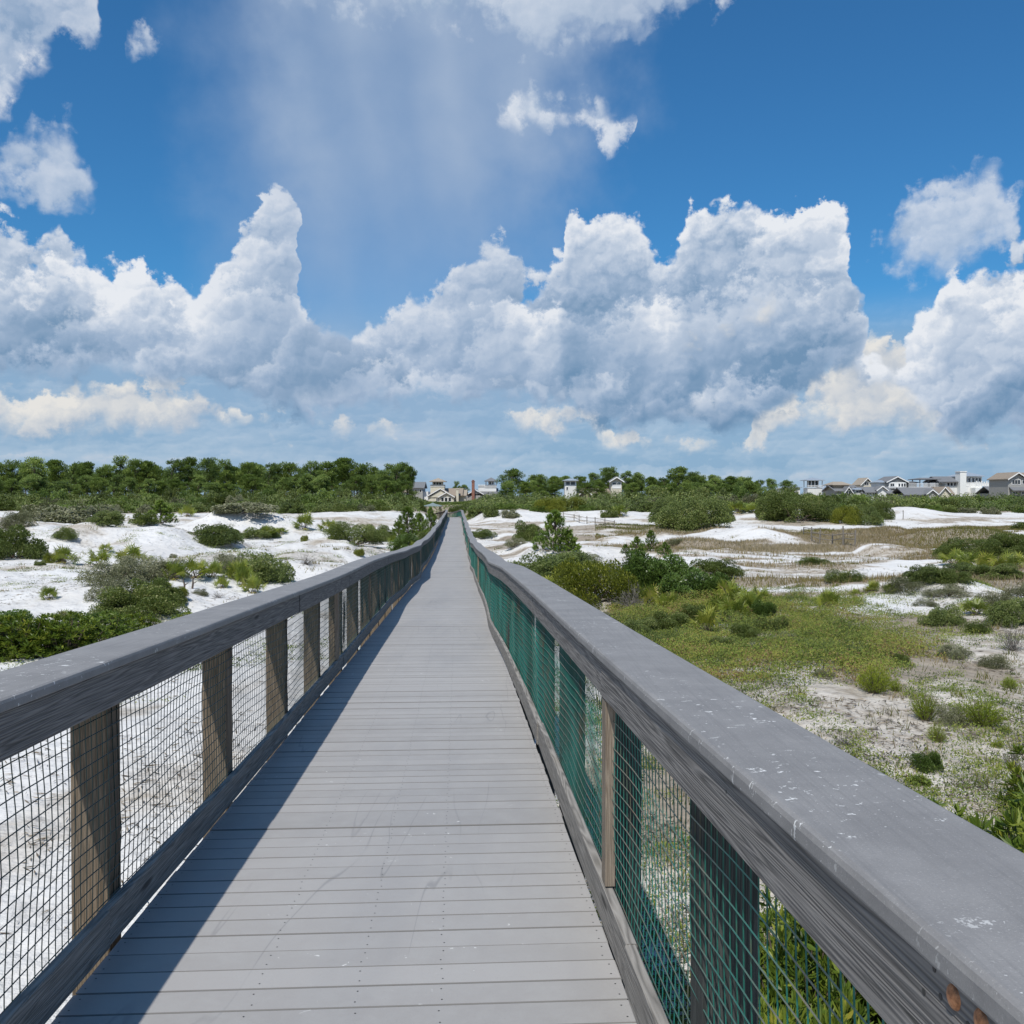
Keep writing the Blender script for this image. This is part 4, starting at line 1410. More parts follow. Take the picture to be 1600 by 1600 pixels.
LOOK = {
    'oak': 'dark green scrub oak', 'greyoak': 'grey-green twiggy bush', 'magnolia': 'glossy dark green broadleaf shrub', 'broom': 'olive green domed shrub',
    'palm': 'yellow-green palmetto', 'rosemary': 'bright yellow-green heath shrub', 'twig': 'bare grey twiggy shrub', 'lance': 'green lance-leaved shrub', 'sapling': 'bright green young pine',
}
CAT = {'scrub_oak': 'shrub', 'grey_scrub_bush': 'shrub', 'evergreen_shrub': 'shrub', 'dome_shrub': 'shrub', 'saw_palmetto': 'palmetto', 'heath_shrub': 'shrub',
       'bare_shrub': 'shrub', 'lance_leaved_shrub': 'shrub', 'pine_sapling': 'young pine', 'pine_tree': 'pine tree'}

# (px, py of the foot, width px, height px, kind)
SPOTS_LEFT_NEAR = [(-70, 1035, 170, 66, 'lance'), (10, 1032, 150, 70, 'lance'), (80, 1026, 140, 66, 'lance'), (150, 1012, 120, 55, 'lance'), (205, 1002, 90, 44, 'lance'), (255, 996, 80, 32, 'greyoak'),
                   (-20, 995, 120, 40, 'magnolia'), (110, 990, 90, 34, 'magnolia'), (290, 980, 66, 24, 'lance'), (96, 968, 30, 14, 'palm')]
SPOTS_LEFT_KNOLL = [(172, 916, 92, 42, 'greyoak'), (215, 906, 90, 40, 'greyoak'), (255, 902, 70, 30, 'greyoak'), (165, 945, 70, 40, 'greyoak'), (205, 968, 120, 48, 'oak'), (235, 948, 76, 42, 'oak'), (170, 965, 50, 26, 'oak'),
                    (150, 886, 36, 24, 'palm'), (200, 884, 44, 28, 'palm'), (268, 908, 36, 30, 'palm'), (300, 906, 40, 30, 'palm'), (326, 905, 36, 26, 'palm'), (246, 936, 34, 28, 'palm'), (270, 942, 40, 24, 'broom'),
                    (368, 908, 34, 34, 'palm'), (378, 918, 30, 32, 'palm'), (392, 928, 28, 26, 'palm'), (344, 920, 20, 20, 'palm'), (388, 910, 104, 50, 'oak'), (355, 896, 54, 34, 'greyoak'), (425, 908, 50, 28, 'oak'),
                    (100, 968, 40, 14, 'greyoak'), (310, 930, 24, 12, 'greyoak'), (340, 935, 22, 12, 'twig')]
SPOTS_LEFT_DUNE = [(8, 874, 86, 54, 'oak'), (-50, 870, 90, 50, 'oak'), (73, 938, 24, 22, 'palm'), (92, 882, 38, 26, 'palm'), (80, 880, 30, 18, 'broom'), (60, 884, 16, 10, 'oak'), (162, 864, 18, 14, 'palm'), (98, 844, 34, 18, 'oak'),
                   (475, 884, 42, 18, 'twig'), (475, 846, 12, 10, 'broom'), (560, 869, 17, 12, 'broom'), (270, 872, 12, 8, 'greyoak'), (325, 850, 86, 32, 'oak'), (350, 848, 50, 22, 'oak'), (400, 842, 56, 18, 'oak'),
                   (412, 842, 30, 18, 'palm'), (436, 836, 22, 10, 'palm'), (474, 830, 32, 26, 'palm'), (548, 848, 92, 40, 'oak'), (590, 846, 44, 26, 'oak'), (512, 832, 30, 20, 'palm'), (20, 828, 52, 30, 'greyoak'),
                   (60, 812, 70, 30, 'greyoak'), (110, 818, 120, 36, 'greyoak'), (160, 822, 50, 24, 'oak'), (246, 818, 46, 36, 'sapling'), (222, 822, 40, 18, 'oak'), (290, 808, 22, 18, 'palm'), (370, 812, 92, 20, 'greyoak'), (350, 806, 40, 16, 'greyoak')]
SPOTS_LEFT_WALK = [(636, 838, 44, 44, 'sapling'), (622, 842, 26, 26, 'sapling'), (672, 838, 26, 44, 'sapling'), (655, 836, 30, 32, 'sapling'), (640, 862, 56, 30, 'magnolia'), (664, 852, 30, 24, 'oak'), (618, 852, 26, 14, 'palm'), (648, 866, 24, 18, 'palm')]
SPOTS_RIGHT_BANK = [(900, 975, 50, 22, 'lance'), (1000, 990, 60, 24, 'oak'), (1050, 985, 70, 26, 'oak'), (1090, 975, 60, 28, 'oak'), (1165, 1000, 50, 26, 'oak'), (1210, 985, 50, 26, 'oak'), (1230, 1005, 40, 18, 'greyoak'), (1180, 1015, 40, 16, 'twig'), (1130, 1012, 50, 18, 'oak'), (1260, 1030, 50, 18, 'twig'), (1340, 1030, 44, 22, 'oak'), (1000, 1030, 40, 16, 'twig'), (1060, 1050, 50, 16, 'oak'), (950, 905, 50, 26, 'greyoak'), (930, 952, 132, 74, 'broom'), (992, 955, 60, 44, 'twig'), (1022, 930, 104, 70, 'magnolia'), (1070, 938, 110, 64, 'magnolia'), (1115, 940, 84, 44, 'magnolia'), (1010, 905, 60, 40, 'magnolia'), (1190, 965, 50, 26, 'magnolia'),
                    (845, 905, 110, 42, 'oak'), (885, 898, 90, 34, 'oak'), (905, 888, 80, 28, 'greyoak'), (1020, 954, 40, 40, 'palm'), (1046, 958, 36, 30, 'palm'), (1150, 975, 46, 40, 'palm'), (1126, 968, 40, 36, 'palm'),
                    (1172, 960, 40, 36, 'palm'), (1140, 948, 44, 36, 'palm'), (1098, 962, 32, 24, 'palm'), (1108, 992, 44, 40, 'palm'), (1125, 902, 80, 28, 'oak'), (870, 920, 50, 20, 'palm'), (1190, 945, 36, 26, 'palm'), (960, 975, 60, 20, 'greyoak'),
                    (1065, 1000, 24, 20, 'twig')]
SPOTS_RIGHT_FAR = [(868, 866, 60, 62, 'sapling'), (888, 868, 40, 34, 'sapling'), (826, 846, 48, 34, 'oak'), (806, 856, 36, 16, 'greyoak'), (996, 866, 26, 26, 'sapling'), (1018, 862, 26, 32, 'sapling'), (1040, 868, 22, 20, 'sapling'), (978, 866, 16, 14, 'sapling'),
                   (767, 808, 23, 19, 'oak'), (797, 810, 28, 15, 'greyoak'), (741, 808, 18, 15, 'oak'), (752, 842, 40, 14, 'oak'), (950, 809, 26, 16, 'oak'), (969, 808, 24, 18, 'palm'), (858, 800, 50, 24, 'broom'), (892, 798, 48, 22, 'broom'),
                   (1085, 826, 116, 60, 'oak'), (1050, 818, 60, 44, 'oak'), (1120, 818, 60, 40, 'oak'), (1060, 850, 36, 10, 'greyoak'), (1252, 816, 108, 56, 'oak'), (1215, 812, 60, 44, 'oak'), (1290, 812, 60, 38, 'oak'),
                   (1327, 820, 46, 30, 'broom'), (1352, 820, 60, 34, 'oak'), (1375, 812, 50, 30, 'oak'), (1156, 804, 40, 18, 'palm'), (1180, 802, 30, 14, 'palm')]
SPOTS_RIGHT_MARSH = [(1545, 870, 118, 38, 'oak'), (1590, 868, 70, 34, 'oak'), (1600, 828, 26, 14, 'oak'), (1500, 886, 40, 24, 'palm'), (1524, 890, 44, 30, 'palm'), (1550, 890, 44, 28, 'palm'), (1580, 890, 40, 26, 'palm'), (1602, 888, 36, 24, 'palm'),
                     (1510, 902, 70, 22, 'oak'), (1565, 905, 80, 24, 'oak'), (1325, 909, 54, 22, 'oak'), (1275, 882, 48, 12, 'oak'), (1300, 952, 34, 30, 'palm'), (1368, 926, 24, 18, 'palm'), (1392, 928, 20, 16, 'palm'), (1340, 932, 18, 12, 'palm'),
                     (1420, 928, 66, 26, 'greyoak'), (1455, 912, 66, 28, 'oak'), (1490, 935, 70, 22, 'greyoak'), (1500, 912, 50, 22, 'oak'), (1480, 978, 60, 34, 'oak'), (1530, 962, 40, 26, 'palm'), (1560, 950, 62, 28, 'greyoak'), (1588, 980, 66, 42, 'oak'),
                     (1535, 990, 40, 18, 'oak'), (1450, 948, 34, 14, 'greyoak'), (1610, 940, 60, 30, 'greyoak')]
SPOTS_RIGHT_NEAR = [(1373, 1088, 56, 50, 'rosemary'), (1402, 1082, 22, 22, 'rosemary'), (1452, 1130, 44, 54, 'rosemary'), (1490, 1136, 46, 36, 'greyoak'), (1546, 1140, 72, 50, 'rosemary'), (1468, 1162, 32, 32, 'rosemary'), (1574, 1146, 18, 14, 'rosemary'),
                    (1562, 1170, 20, 14, 'rosemary'), (1452, 1206, 50, 32, 'magnolia'), (1325, 1168, 46, 28, 'twig'), (1440, 1228, 40, 16, 'lance'), (1592, 1205, 50, 60, 'twig'), (1582, 1078, 26, 22, 'rosemary'), (1592, 1020, 56, 52, 'twig'), (1410, 1035, 30, 14, 'oak'),
                    (1290, 1060, 40, 14, 'greyoak'), (1330, 1045, 40, 22, 'rosemary'), (1205, 1050, 36, 14, 'twig'), (1500, 1030, 50, 22, 'greyoak'), (1560, 1045, 50, 24, 'greyoak'), (1440, 1070, 26, 14, 'twig'), (1510, 1195, 24, 10, 'twig'), (1395, 1130, 22, 10, 'twig')]
ZONES = [(SPOTS_LEFT_NEAR, 'on the sand next to the shaded railing', 'shrubs beside the shaded railing'), (SPOTS_LEFT_KNOLL, 'on the sand knoll past the shaded railing', 'plants on the near sand knoll'),
         (SPOTS_LEFT_DUNE, 'among the dunes before the pine wood', 'plants on the white dunes'), (SPOTS_LEFT_WALK, 'beside the far end of the shaded railing', 'plants by the far shaded railing'),
         (SPOTS_RIGHT_BANK, 'in the thicket past the sunlit railing', 'thicket behind the sunlit railing'), (SPOTS_RIGHT_FAR, 'on the far sand below the houses', 'plants on the far sand slope'),
         (SPOTS_RIGHT_MARSH, 'around the brown grassy flat', 'plants around the grassy flat'), (SPOTS_RIGHT_NEAR, 'on the littered sand by the sunlit railing', 'small shrubs below the sunlit railing')]


def place_spots():
    for spots, zone, grp in ZONES:
        for px, py, w, h, kind in spots:
            p = hit(px, py)
            if p is None:
                continue
            x, y, z = p
            big = kind
            if y > 90 and kind == 'oak': big = 'faroak'
            if y > 90 and kind == 'greyoak': big = 'fargrey'
            if kind == 'oak' and w / F * y > 3.6: big = 'bigoak'
            wm, hm = w / F * y * {'rosemary': 1.3, 'palm': 1.45}.get(kind, 1.14), h / F * y * (1.0 if kind in ('oak', 'greyoak', 'magnolia') else 1.35 if kind == 'palm' else 1.1)
            place(big, x, y + wm * 0.25, float(ground(x, y + wm * 0.25)) - 0.03 * hm, wm, hm, look=LOOK[kind], zone=zone, group=grp)
    # dense lance-leaved shrubs close under the sunlit railing
    for x, y, w, h in ((1.30, 4.1, 0.95, 1.1), (1.65, 5.1, 1.1, 1.1), (1.0, 3.2, 0.75, 0.95), (2.0, 5.8, 1.1, 0.9), (1.75, 3.7, 1.0, 1.1), (2.35, 4.9, 1.3, 1.15), (3.2, 5.7, 1.5, 1.35), (2.3, 6.3, 1.1, 0.8), (4.1, 6.6, 1.7, 1.35), (5.1, 7.9, 1.7, 1.3), (3.2, 7.3, 1.2, 0.8), (5.6, 9.4, 1.5, 1.0), (1.3, 2.9, 0.9, 0.85)):
        place('lance', x, y, float(ground(x, y)), w, h, look='tall leafy yellow-green shrub', zone='just under the sunlit railing', group='leafy shrubs under the near railing')


place_spots()


def far_scrub():
    r = np.random.default_rng(91)
    # silhouette of the scrub: photo row of its top
    tp_px = [-120, 0, 80, 160, 260, 380, 480, 600, 660, 700, 760, 830, 900, 960, 1010, 1060, 1110, 1150, 1200, 1250, 1300, 1340, 1400, 1480, 1560, 1700]
    tp_py = [762, 760, 762, 764, 762, 760, 762, 764, 776, 787, 782, 772, 774, 770, 762, 759, 757, 756, 756, 759, 764, 768, 771, 773, 772, 772]
    rows = [(136, 30, 0.45), (145, 30, 0.72), (158, 32, 1.0)]
    for d0, step, f in rows:
        px = -70 + r.uniform(0, step)
        while px < 1680:
            d = d0 + r.normal(0, 2.2)
            x = (px - CX) / F * d
            lat = abs(x - float(walk_x(min(d, 172))))
            g = float(ground(x, d))
            top = (HY - np.interp(px, tp_px, tp_py)) / F * d
            h = max(0.9, (top - g) * f * r.uniform(0.78, 1.08))
            w = r.uniform(3.0, 5.2) * (0.7 + 0.25 * f)
            if lat < 3.2 or (abs(px - 676) < 24 and d < 168):
                px += step * 0.5
                continue
            k = r.choice(['faroak', 'faroak', 'faroak', 'fargrey', 'farlight', 'farlight'])
            lk = {'faroak': 'dark green scrub oak', 'fargrey': 'grey-green scrub bush', 'farlight': 'lighter green scrub bush'}[k]
            zn = {136: 'along the front of the inland scrub', 145: 'midway up the inland scrub', 158: 'along the back of the inland scrub'}[d0]
            place(k, x, d, g - 0.1, w, h, look=lk, zone=zn, group='scrub on the inland ridge')
            px += step * r.uniform(0.75, 1.3)


far_scrub()
for _px, _d, _py, _w in ((652, 174, 784, 3.6), (668, 178, 786, 3.8), (686, 180, 787, 4.0), (704, 178, 789, 3.8), (720, 176, 786, 4.0), (738, 172, 783, 3.8), (698, 190, 787, 4.5), (714, 192, 786, 4.5), (676, 192, 784, 4.5), (735, 188, 780, 4.5)):
    _x = (_px - CX) / F * _d
    _g = float(ground(_x, _d))
    place('farlight' if _px % 4 == 0 else 'faroak', _x, _d, _g - 0.2, _w, max(0.8, (HY - _py) / F * _d - _g), look='rounded green scrub bush', zone='between the pavilion and the cottage', group='scrub before the cottage')


def pines():
    r = np.random.default_rng(77)
    A = [(-60, 722), (-25, 718), (5, 722), (22, 717), (60, 714), (88, 717), (108, 720), (135, 721), (160, 730), (185, 711), (207, 717), (232, 719), (266, 715), (298, 714), (320, 715), (355, 717), (383, 722), (402, 725), (418, 721),
         (440, 724), (458, 722), (482, 719), (508, 721), (540, 714), (557, 722), (578, 729), (598, 734), (617, 724), (637, 728)]
    for px, py in A:
        d = r.uniform(184, 200)
        add_pine(px, py, d, r, 'in the front of the pine wood', r.uniform(0.9, 1.1) if px < 600 else 0.72)
    for px in np.arange(-80, 640, 15):
        add_pine(px + r.normal(0, 5), r.uniform(722, 743), r.uniform(206, 235), r, 'at the back of the pine wood', 1.0)
    for px in np.arange(-70, 650, 19):
        add_pine(px + r.normal(0, 6), r.uniform(738, 757), r.uniform(168, 180), r, 'low in front of the pine wood', 0.95, 0.8)
    for px in np.arange(814, 1205, 15):
        if 876 < px < 902 or 950 < px < 974:
            continue
        add_pine(px + r.normal(0, 4), r.uniform(741, 752), r.uniform(236, 255), r, 'at the back of the far houses', 1.0)
    B = [(798, 732, 1.15), (826, 750, 1), (846, 741, 1), (866, 743, 1), (905, 742, 1), (928, 738, 1), (950, 730, 1.0), (975, 735, 1), (998, 738, 1), (1018, 744, 1), (1042, 745, 1), (1060, 729, 1.25), (1080, 737, 1), (1098, 741, 1), (1120, 746, 1), (1143, 743, 1), (1162, 744, 1), (1178, 752, 0.8), (1232, 750, 0.9)]
    for px, py, s in B:
        add_pine(px, py, r.uniform(212, 228) if px not in (889, 962) else 240, r, 'among the houses past the boardwalk end', s)
    for px in np.arange(786, 1190, 19):
        if 870 < px < 912 or 942 < px < 982:
            continue
        add_pine(px + r.normal(0, 4), r.uniform(750, 758), r.uniform(188, 200), r, 'low before the far houses', 0.95, 0.8)
    for px, py in ((714, 751), (727, 757), (608, 752), (590, 756), (1400, 752), (1477, 753), (1372, 757), (712, 760)):
        add_pine(px, py, r.uniform(262, 275), r, 'between the distant houses', 0.8)


def add_pine(px, py, d, r, zone, ws=1.0, hs=1.0):
    x = (px - CX) / F * d
    if abs(x - float(walk_x(min(d, 172)))) < 2 and d < 175:
        return
    g = float(ground(x, d))
    h = (HY - py) / F * d - g
    w = np.clip(h * 0.56, 3.6, 6.4) * ws * r.uniform(0.9, 1.1)
    place('pine', x, d, g, w, h, look='round-crowned green pine' if h > 7.5 else 'smaller green pine', zone=zone, group='pines ' + zone)


pines()


ONES = ['', 'first', 'second', 'third', 'fourth', 'fifth', 'sixth', 'seventh', 'eighth', 'ninth', 'tenth', 'eleventh', 'twelfth', 'thirteenth', 'fourteenth', 'fifteenth', 'sixteenth', 'seventeenth', 'eighteenth', 'nineteenth']
TENS = {20: ('twentieth', 'twenty'), 30: ('thirtieth', 'thirty'), 40: ('fortieth', 'forty'), 50: ('fiftieth', 'fifty'), 60: ('sixtieth', 'sixty'), 70: ('seventieth', 'seventy')}


def ordinal(n):
    if n < 20: return ONES[n]
    a, b = TENS[n // 10 * 10]
    return a if n % 10 == 0 else b + '-' + ONES[n % 10]


def name_plants():
    by = {}
    for o, look, zone, grp, k, y in PLACED:
        by.setdefault((look, zone), []).append((k, o, grp))
    for (look, zone), v in by.items():
        v.sort(key=lambda q: q[0])
        n = len(v)
        for i, (k, o, grp) in enumerate(v):
            if n == 1: lead = 'only ' + look
            elif i == 0: lead = 'leftmost ' + look
            elif i == n - 1: lead = 'rightmost ' + look
            else: lead = ordinal(i + 1) + ' ' + look + ' from the left'
            tag(o, lead + ' ' + zone, CAT[o.name.split('.')[0]], grp)


name_plants()


# ---- what nobody could count
def scatter(n, xy_fn, r):
    x, y = xy_fn(n, r)
    return x, y, ground(x, y) + EYE


def fan_xy(px0, px1, d0, d1, power=1.0):
    def f(n, r):
        d = np.sqrt(r.uniform(d0 ** 2, d1 ** 2, n)) if power == 1.0 else np.exp(r.uniform(math.log(d0), math.log(d1), n))
        px = r.uniform(px0, px1, n)
        return (px - CX) / F * d, d
    return f


def off_walk(x, y, m=1.05):
    return np.abs(x - walk_x(np.clip(y, -5, S_END))) > m


def ground_stuff():
    r = np.random.default_rng(55)
    # creeping green and reddish cover past the sunlit railing
    x, y = fan_xy(880, 1480, 14.5, 31)(420000, r)
    px = CX + F * x / y
    py = HY + F * 3.1 / y
    n1 = fbm(x * 0.7, y * 0.7, 70, 3)
    edge = smooth(px, 930, 980) * (1 - smooth(px, 1250 + (py - 950) * 0.9, 1420 + (py - 950) * 0.9)) * (1 - smooth(py, 1030, 1120)) * smooth(py, 915, 950)
    low = smooth(px, 1150, 1300) * (1 - smooth(py, 1000, 1040)) * smooth(py, 925, 945) * 0.0
    k = (edge * 1.15 + n1 * 1.9 - 1.38 > r.random(len(x)) * 0.5) & off_walk(x, y)
    x, y = x[k][:220000], y[k][:220000]
    n1 = n1[k][:220000]
    z = ground(x, y) + EYE
    n = len(x)
    hgt = r.random(n) ** 1.3 * (0.07 + 0.34 * smooth(fbm(x * 1.1, y * 1.1, 4, 3), 0.42, 0.7))
    P = np.stack([x, y, z + hgt], -1)
    A = unit(rand_dir(r, n) + [0, 0, 0.5])
    V = leaves(P, A, r.uniform(0.022, 0.055, n), r.uniform(0.012, 0.028, n), r, 0.2)
    patch = fbm(x * 0.9, y * 0.9, 15, 2)
    tint = np.clip(0.45 + r.normal(0, 0.2, n) + (patch - 0.5) * 1.1 + (r.random(n) < 0.12) * 0.4, 0, 0.99)
    o = link('ground_cover', new_mesh('ground_cover', V, quads_of(n), M['cover'], tint=tint))
    tag(o, 'low creeping green and reddish cover spreading past the sunlit railing', None, None, 'stuff')

    # dry and green grass: bands on the flat, tufts on the dunes
    xs, ys, hs, ts = [], [], [], []
    x, y = fan_xy(930, 1700, 30, 110)(230000, r)
    m = brown_mask(x, y)
    f = fbm(x * 0.12, y * 0.05, 60, 4)
    k = (m > 0.5) & (r.random(len(x)) < (m - 0.35) * 1.5)
    x, y = x[k], y[k]
    tband = fbm(x * 0.05, y * 0.06, 90, 2)
    xs.append(x); ys.append(y); hs.append(r.uniform(0.10, 0.34, len(x))); ts.append(np.clip(0.45 + (tband - 0.5) * 1.6 + r.normal(0, 0.18, len(x)), 0, 0.99))
    # tufts
    nt = 4200
    tx, ty = fan_xy(-120, 1720, 6, 124, 2)(nt, r)
    tm = brown_mask(tx, ty)
    keep = off_walk(tx, ty, 1.4) & (r.random(nt) < 0.10 + 0.75 * tm) & ((tx > walk_x(ty)) | (ty > 32) | (r.random(nt) < 0.06)) & ((ty > 26) | (r.random(nt) < 0.45))
    tx, ty = tx[keep], ty[keep]
    per = 26
    sz = r.uniform(0.05, 0.16, len(tx)) * (1 + ty / 60)
    x = np.repeat(tx, per) + r.normal(0, 1, len(tx) * per) * np.repeat(sz, per)
    y = np.repeat(ty, per) + r.normal(0, 1, len(tx) * per) * np.repeat(sz, per)
    xs.append(x); ys.append(y); hs.append(r.uniform(0.05, 0.20, len(x)) * np.repeat(r.uniform(0.6, 1.3, len(tx)), per))
    ts.append(np.clip(np.repeat(r.uniform(0.0, 0.75, len(tx)), per) + r.normal(0, 0.12, len(x)), 0, 0.99))
    x, y, h, tt = map(np.concatenate, (xs, ys, hs, ts))
    k = off_walk(x, y)
    x, y, h, tt = x[k], y[k], h[k], tt[k]
    n = len(x)
    z = ground(x, y) + EYE
    a = unit(np.stack([r.normal(0, 0.35, n), r.normal(0, 0.35, n), np.ones(n)], -1))
    P0 = np.stack([x, y, z - 0.01], -1)
    wd = np.clip(0.004 + y * 0.00028, 0.005, 0.03)
    s = unit(np.stack([r.normal(0, 1, n), r.normal(0, 1, n), np.zeros(n)], -1)) * wd[:, None]
    V = np.stack([P0 - s, P0 + s, P0 + a * h[:, None]], 1).reshape(-1, 3)
    o = link('dune_grass', new_mesh('dune_grass', V, np.arange(3 * n).reshape(-1, 3), M['dry'], tint=tt))
    tag(o, 'dry brown and olive grass in bands over the flat and in tufts', None, None, 'stuff')

    # small green sprigs and mats on the littered sand
    nt = 3600
    tx, ty = fan_xy(860, 1750, 5.0, 34, 2)(nt, r)
    keep = off_walk(tx, ty, 1.3) & (fbm(tx * 0.6, ty * 0.6, 33, 2) + r.normal(0, 0.08, nt) > 0.44)
    tx, ty = tx[keep], ty[keep]
    t2, u2 = fan_xy(-150, 640, 14, 120, 2)(1500, r)
    k2 = (fbm(t2 * 0.3, u2 * 0.3, 35, 2) > 0.52) & off_walk(t2, u2, 1.4)
    tx, ty = np.concatenate([tx, t2[k2]]), np.concatenate([ty, u2[k2]])
    per = 60
    sz = r.uniform(0.05, 0.17, len(tx)) * (0.7 + ty / 30)
    x = np.repeat(tx, per) + r.normal(0, 1, len(tx) * per) * np.repeat(sz, per)
    y = np.repeat(ty, per) + r.normal(0, 1, len(tx) * per) * np.repeat(sz, per) * 0.8
    n = len(x)
    z = ground(x, y) + EYE + r.random(n) ** 1.5 * np.repeat(r.uniform(0.03, 0.16, len(tx)), per)
    V = leaves(np.stack([x, y, z], -1), unit(rand_dir(r, n) + [0, 0, 0.6]), r.uniform(0.02, 0.05, n) * (0.8 + y / 40), r.uniform(0.007, 0.016, n) * (0.8 + y / 40), r, 0.1)
    tt = np.clip(np.repeat(r.uniform(0.05, 0.75, len(tx)), per) + r.normal(0, 0.1, n), 0, 0.99)
    o = link('creeping_plants', new_mesh('creeping_plants', V, quads_of(n), M['cover'], tint=tt))
    tag(o, 'small green mats and sprigs dotted over the littered sand', None, None, 'stuff')

    # twigs, bark and dead leaves on the sand
    x, y = fan_xy(-250, 1800, 4.5, 120, 2)(330000, r)
    cl = fbm(x * 0.8, y * 0.8, 44, 3)
    m = brown_mask(x, y)
    k = off_walk(x, y) & (r.random(len(x)) < (0.16 + 0.6 * m) * smooth(cl, 0.42, 0.62) * np.where((x < walk_x(y)) & (y < 22), 0.35, 1.0))
    x, y = x[k], y[k]
    n = len(x)
    z = ground(x, y) + EYE + 0.008 + r.random(n) * 0.02
    A = unit(np.stack([r.normal(0, 1, n), r.normal(0, 1, n), r.normal(0, 0.12, n)], -1))
    V = leaves(np.stack([x, y, z], -1), A, r.uniform(0.03, 0.20, n) * (0.8 + y / 70), r.uniform(0.006, 0.018, n) * (0.8 + y / 45), r, 0.2)
    o = link('plant_litter', new_mesh('plant_litter', V, quads_of(n), M['litter'], tint=r.random(n)))
    tag(o, 'dead twigs and leaf litter strewn over the white sand', None, None, 'stuff')

    # undergrowth filling the ridge between the single bushes
    x, y = fan_xy(-160, 1760, 134, 250)(300000, r)
    n1 = fbm(x * 0.25, y * 0.25, 5, 3)
    px = CX + F * x / y
    k = ((np.abs(x - walk_x(np.clip(y, 0, 172))) > 1.8) | (y > 167)) & (n1 + r.normal(0, 0.04, len(x)) > 0.42) & ~((y < 137) & (n1 < 0.5))
    k &= ~((np.abs(px - 676) < 20) & (y < 168))
    x, y, n1 = x[k], y[k], n1[k]
    n = len(x)
    z = ground(x, y) + EYE + (r.random(n) ** 0.7) * (0.3 + 3.6 * (n1 - 0.40)) * np.where(px[k] > 1000, 1.4, 1.6) * (1 - 0.93 * np.exp(-((px[k] - 700) / 46) ** 4))
    V = leaves(np.stack([x, y, z], -1), unit(rand_dir(r, n) + [0, 0, 0.5]), r.uniform(0.22, 0.45, n), r.uniform(0.14, 0.26, n), r, 0.2)
    tt = np.clip(0.35 + (fbm(x * 0.12, y * 0.12, 8, 2) - 0.5) * 1.2 + r.normal(0, 0.15, n), 0, 0.95)
    o = link('undergrowth', new_mesh('undergrowth', V, quads_of(n), M['oak'], tint=tt))
    tag(o, 'dense green undergrowth covering the inland ridge', None, None, 'stuff')


ground_stuff()


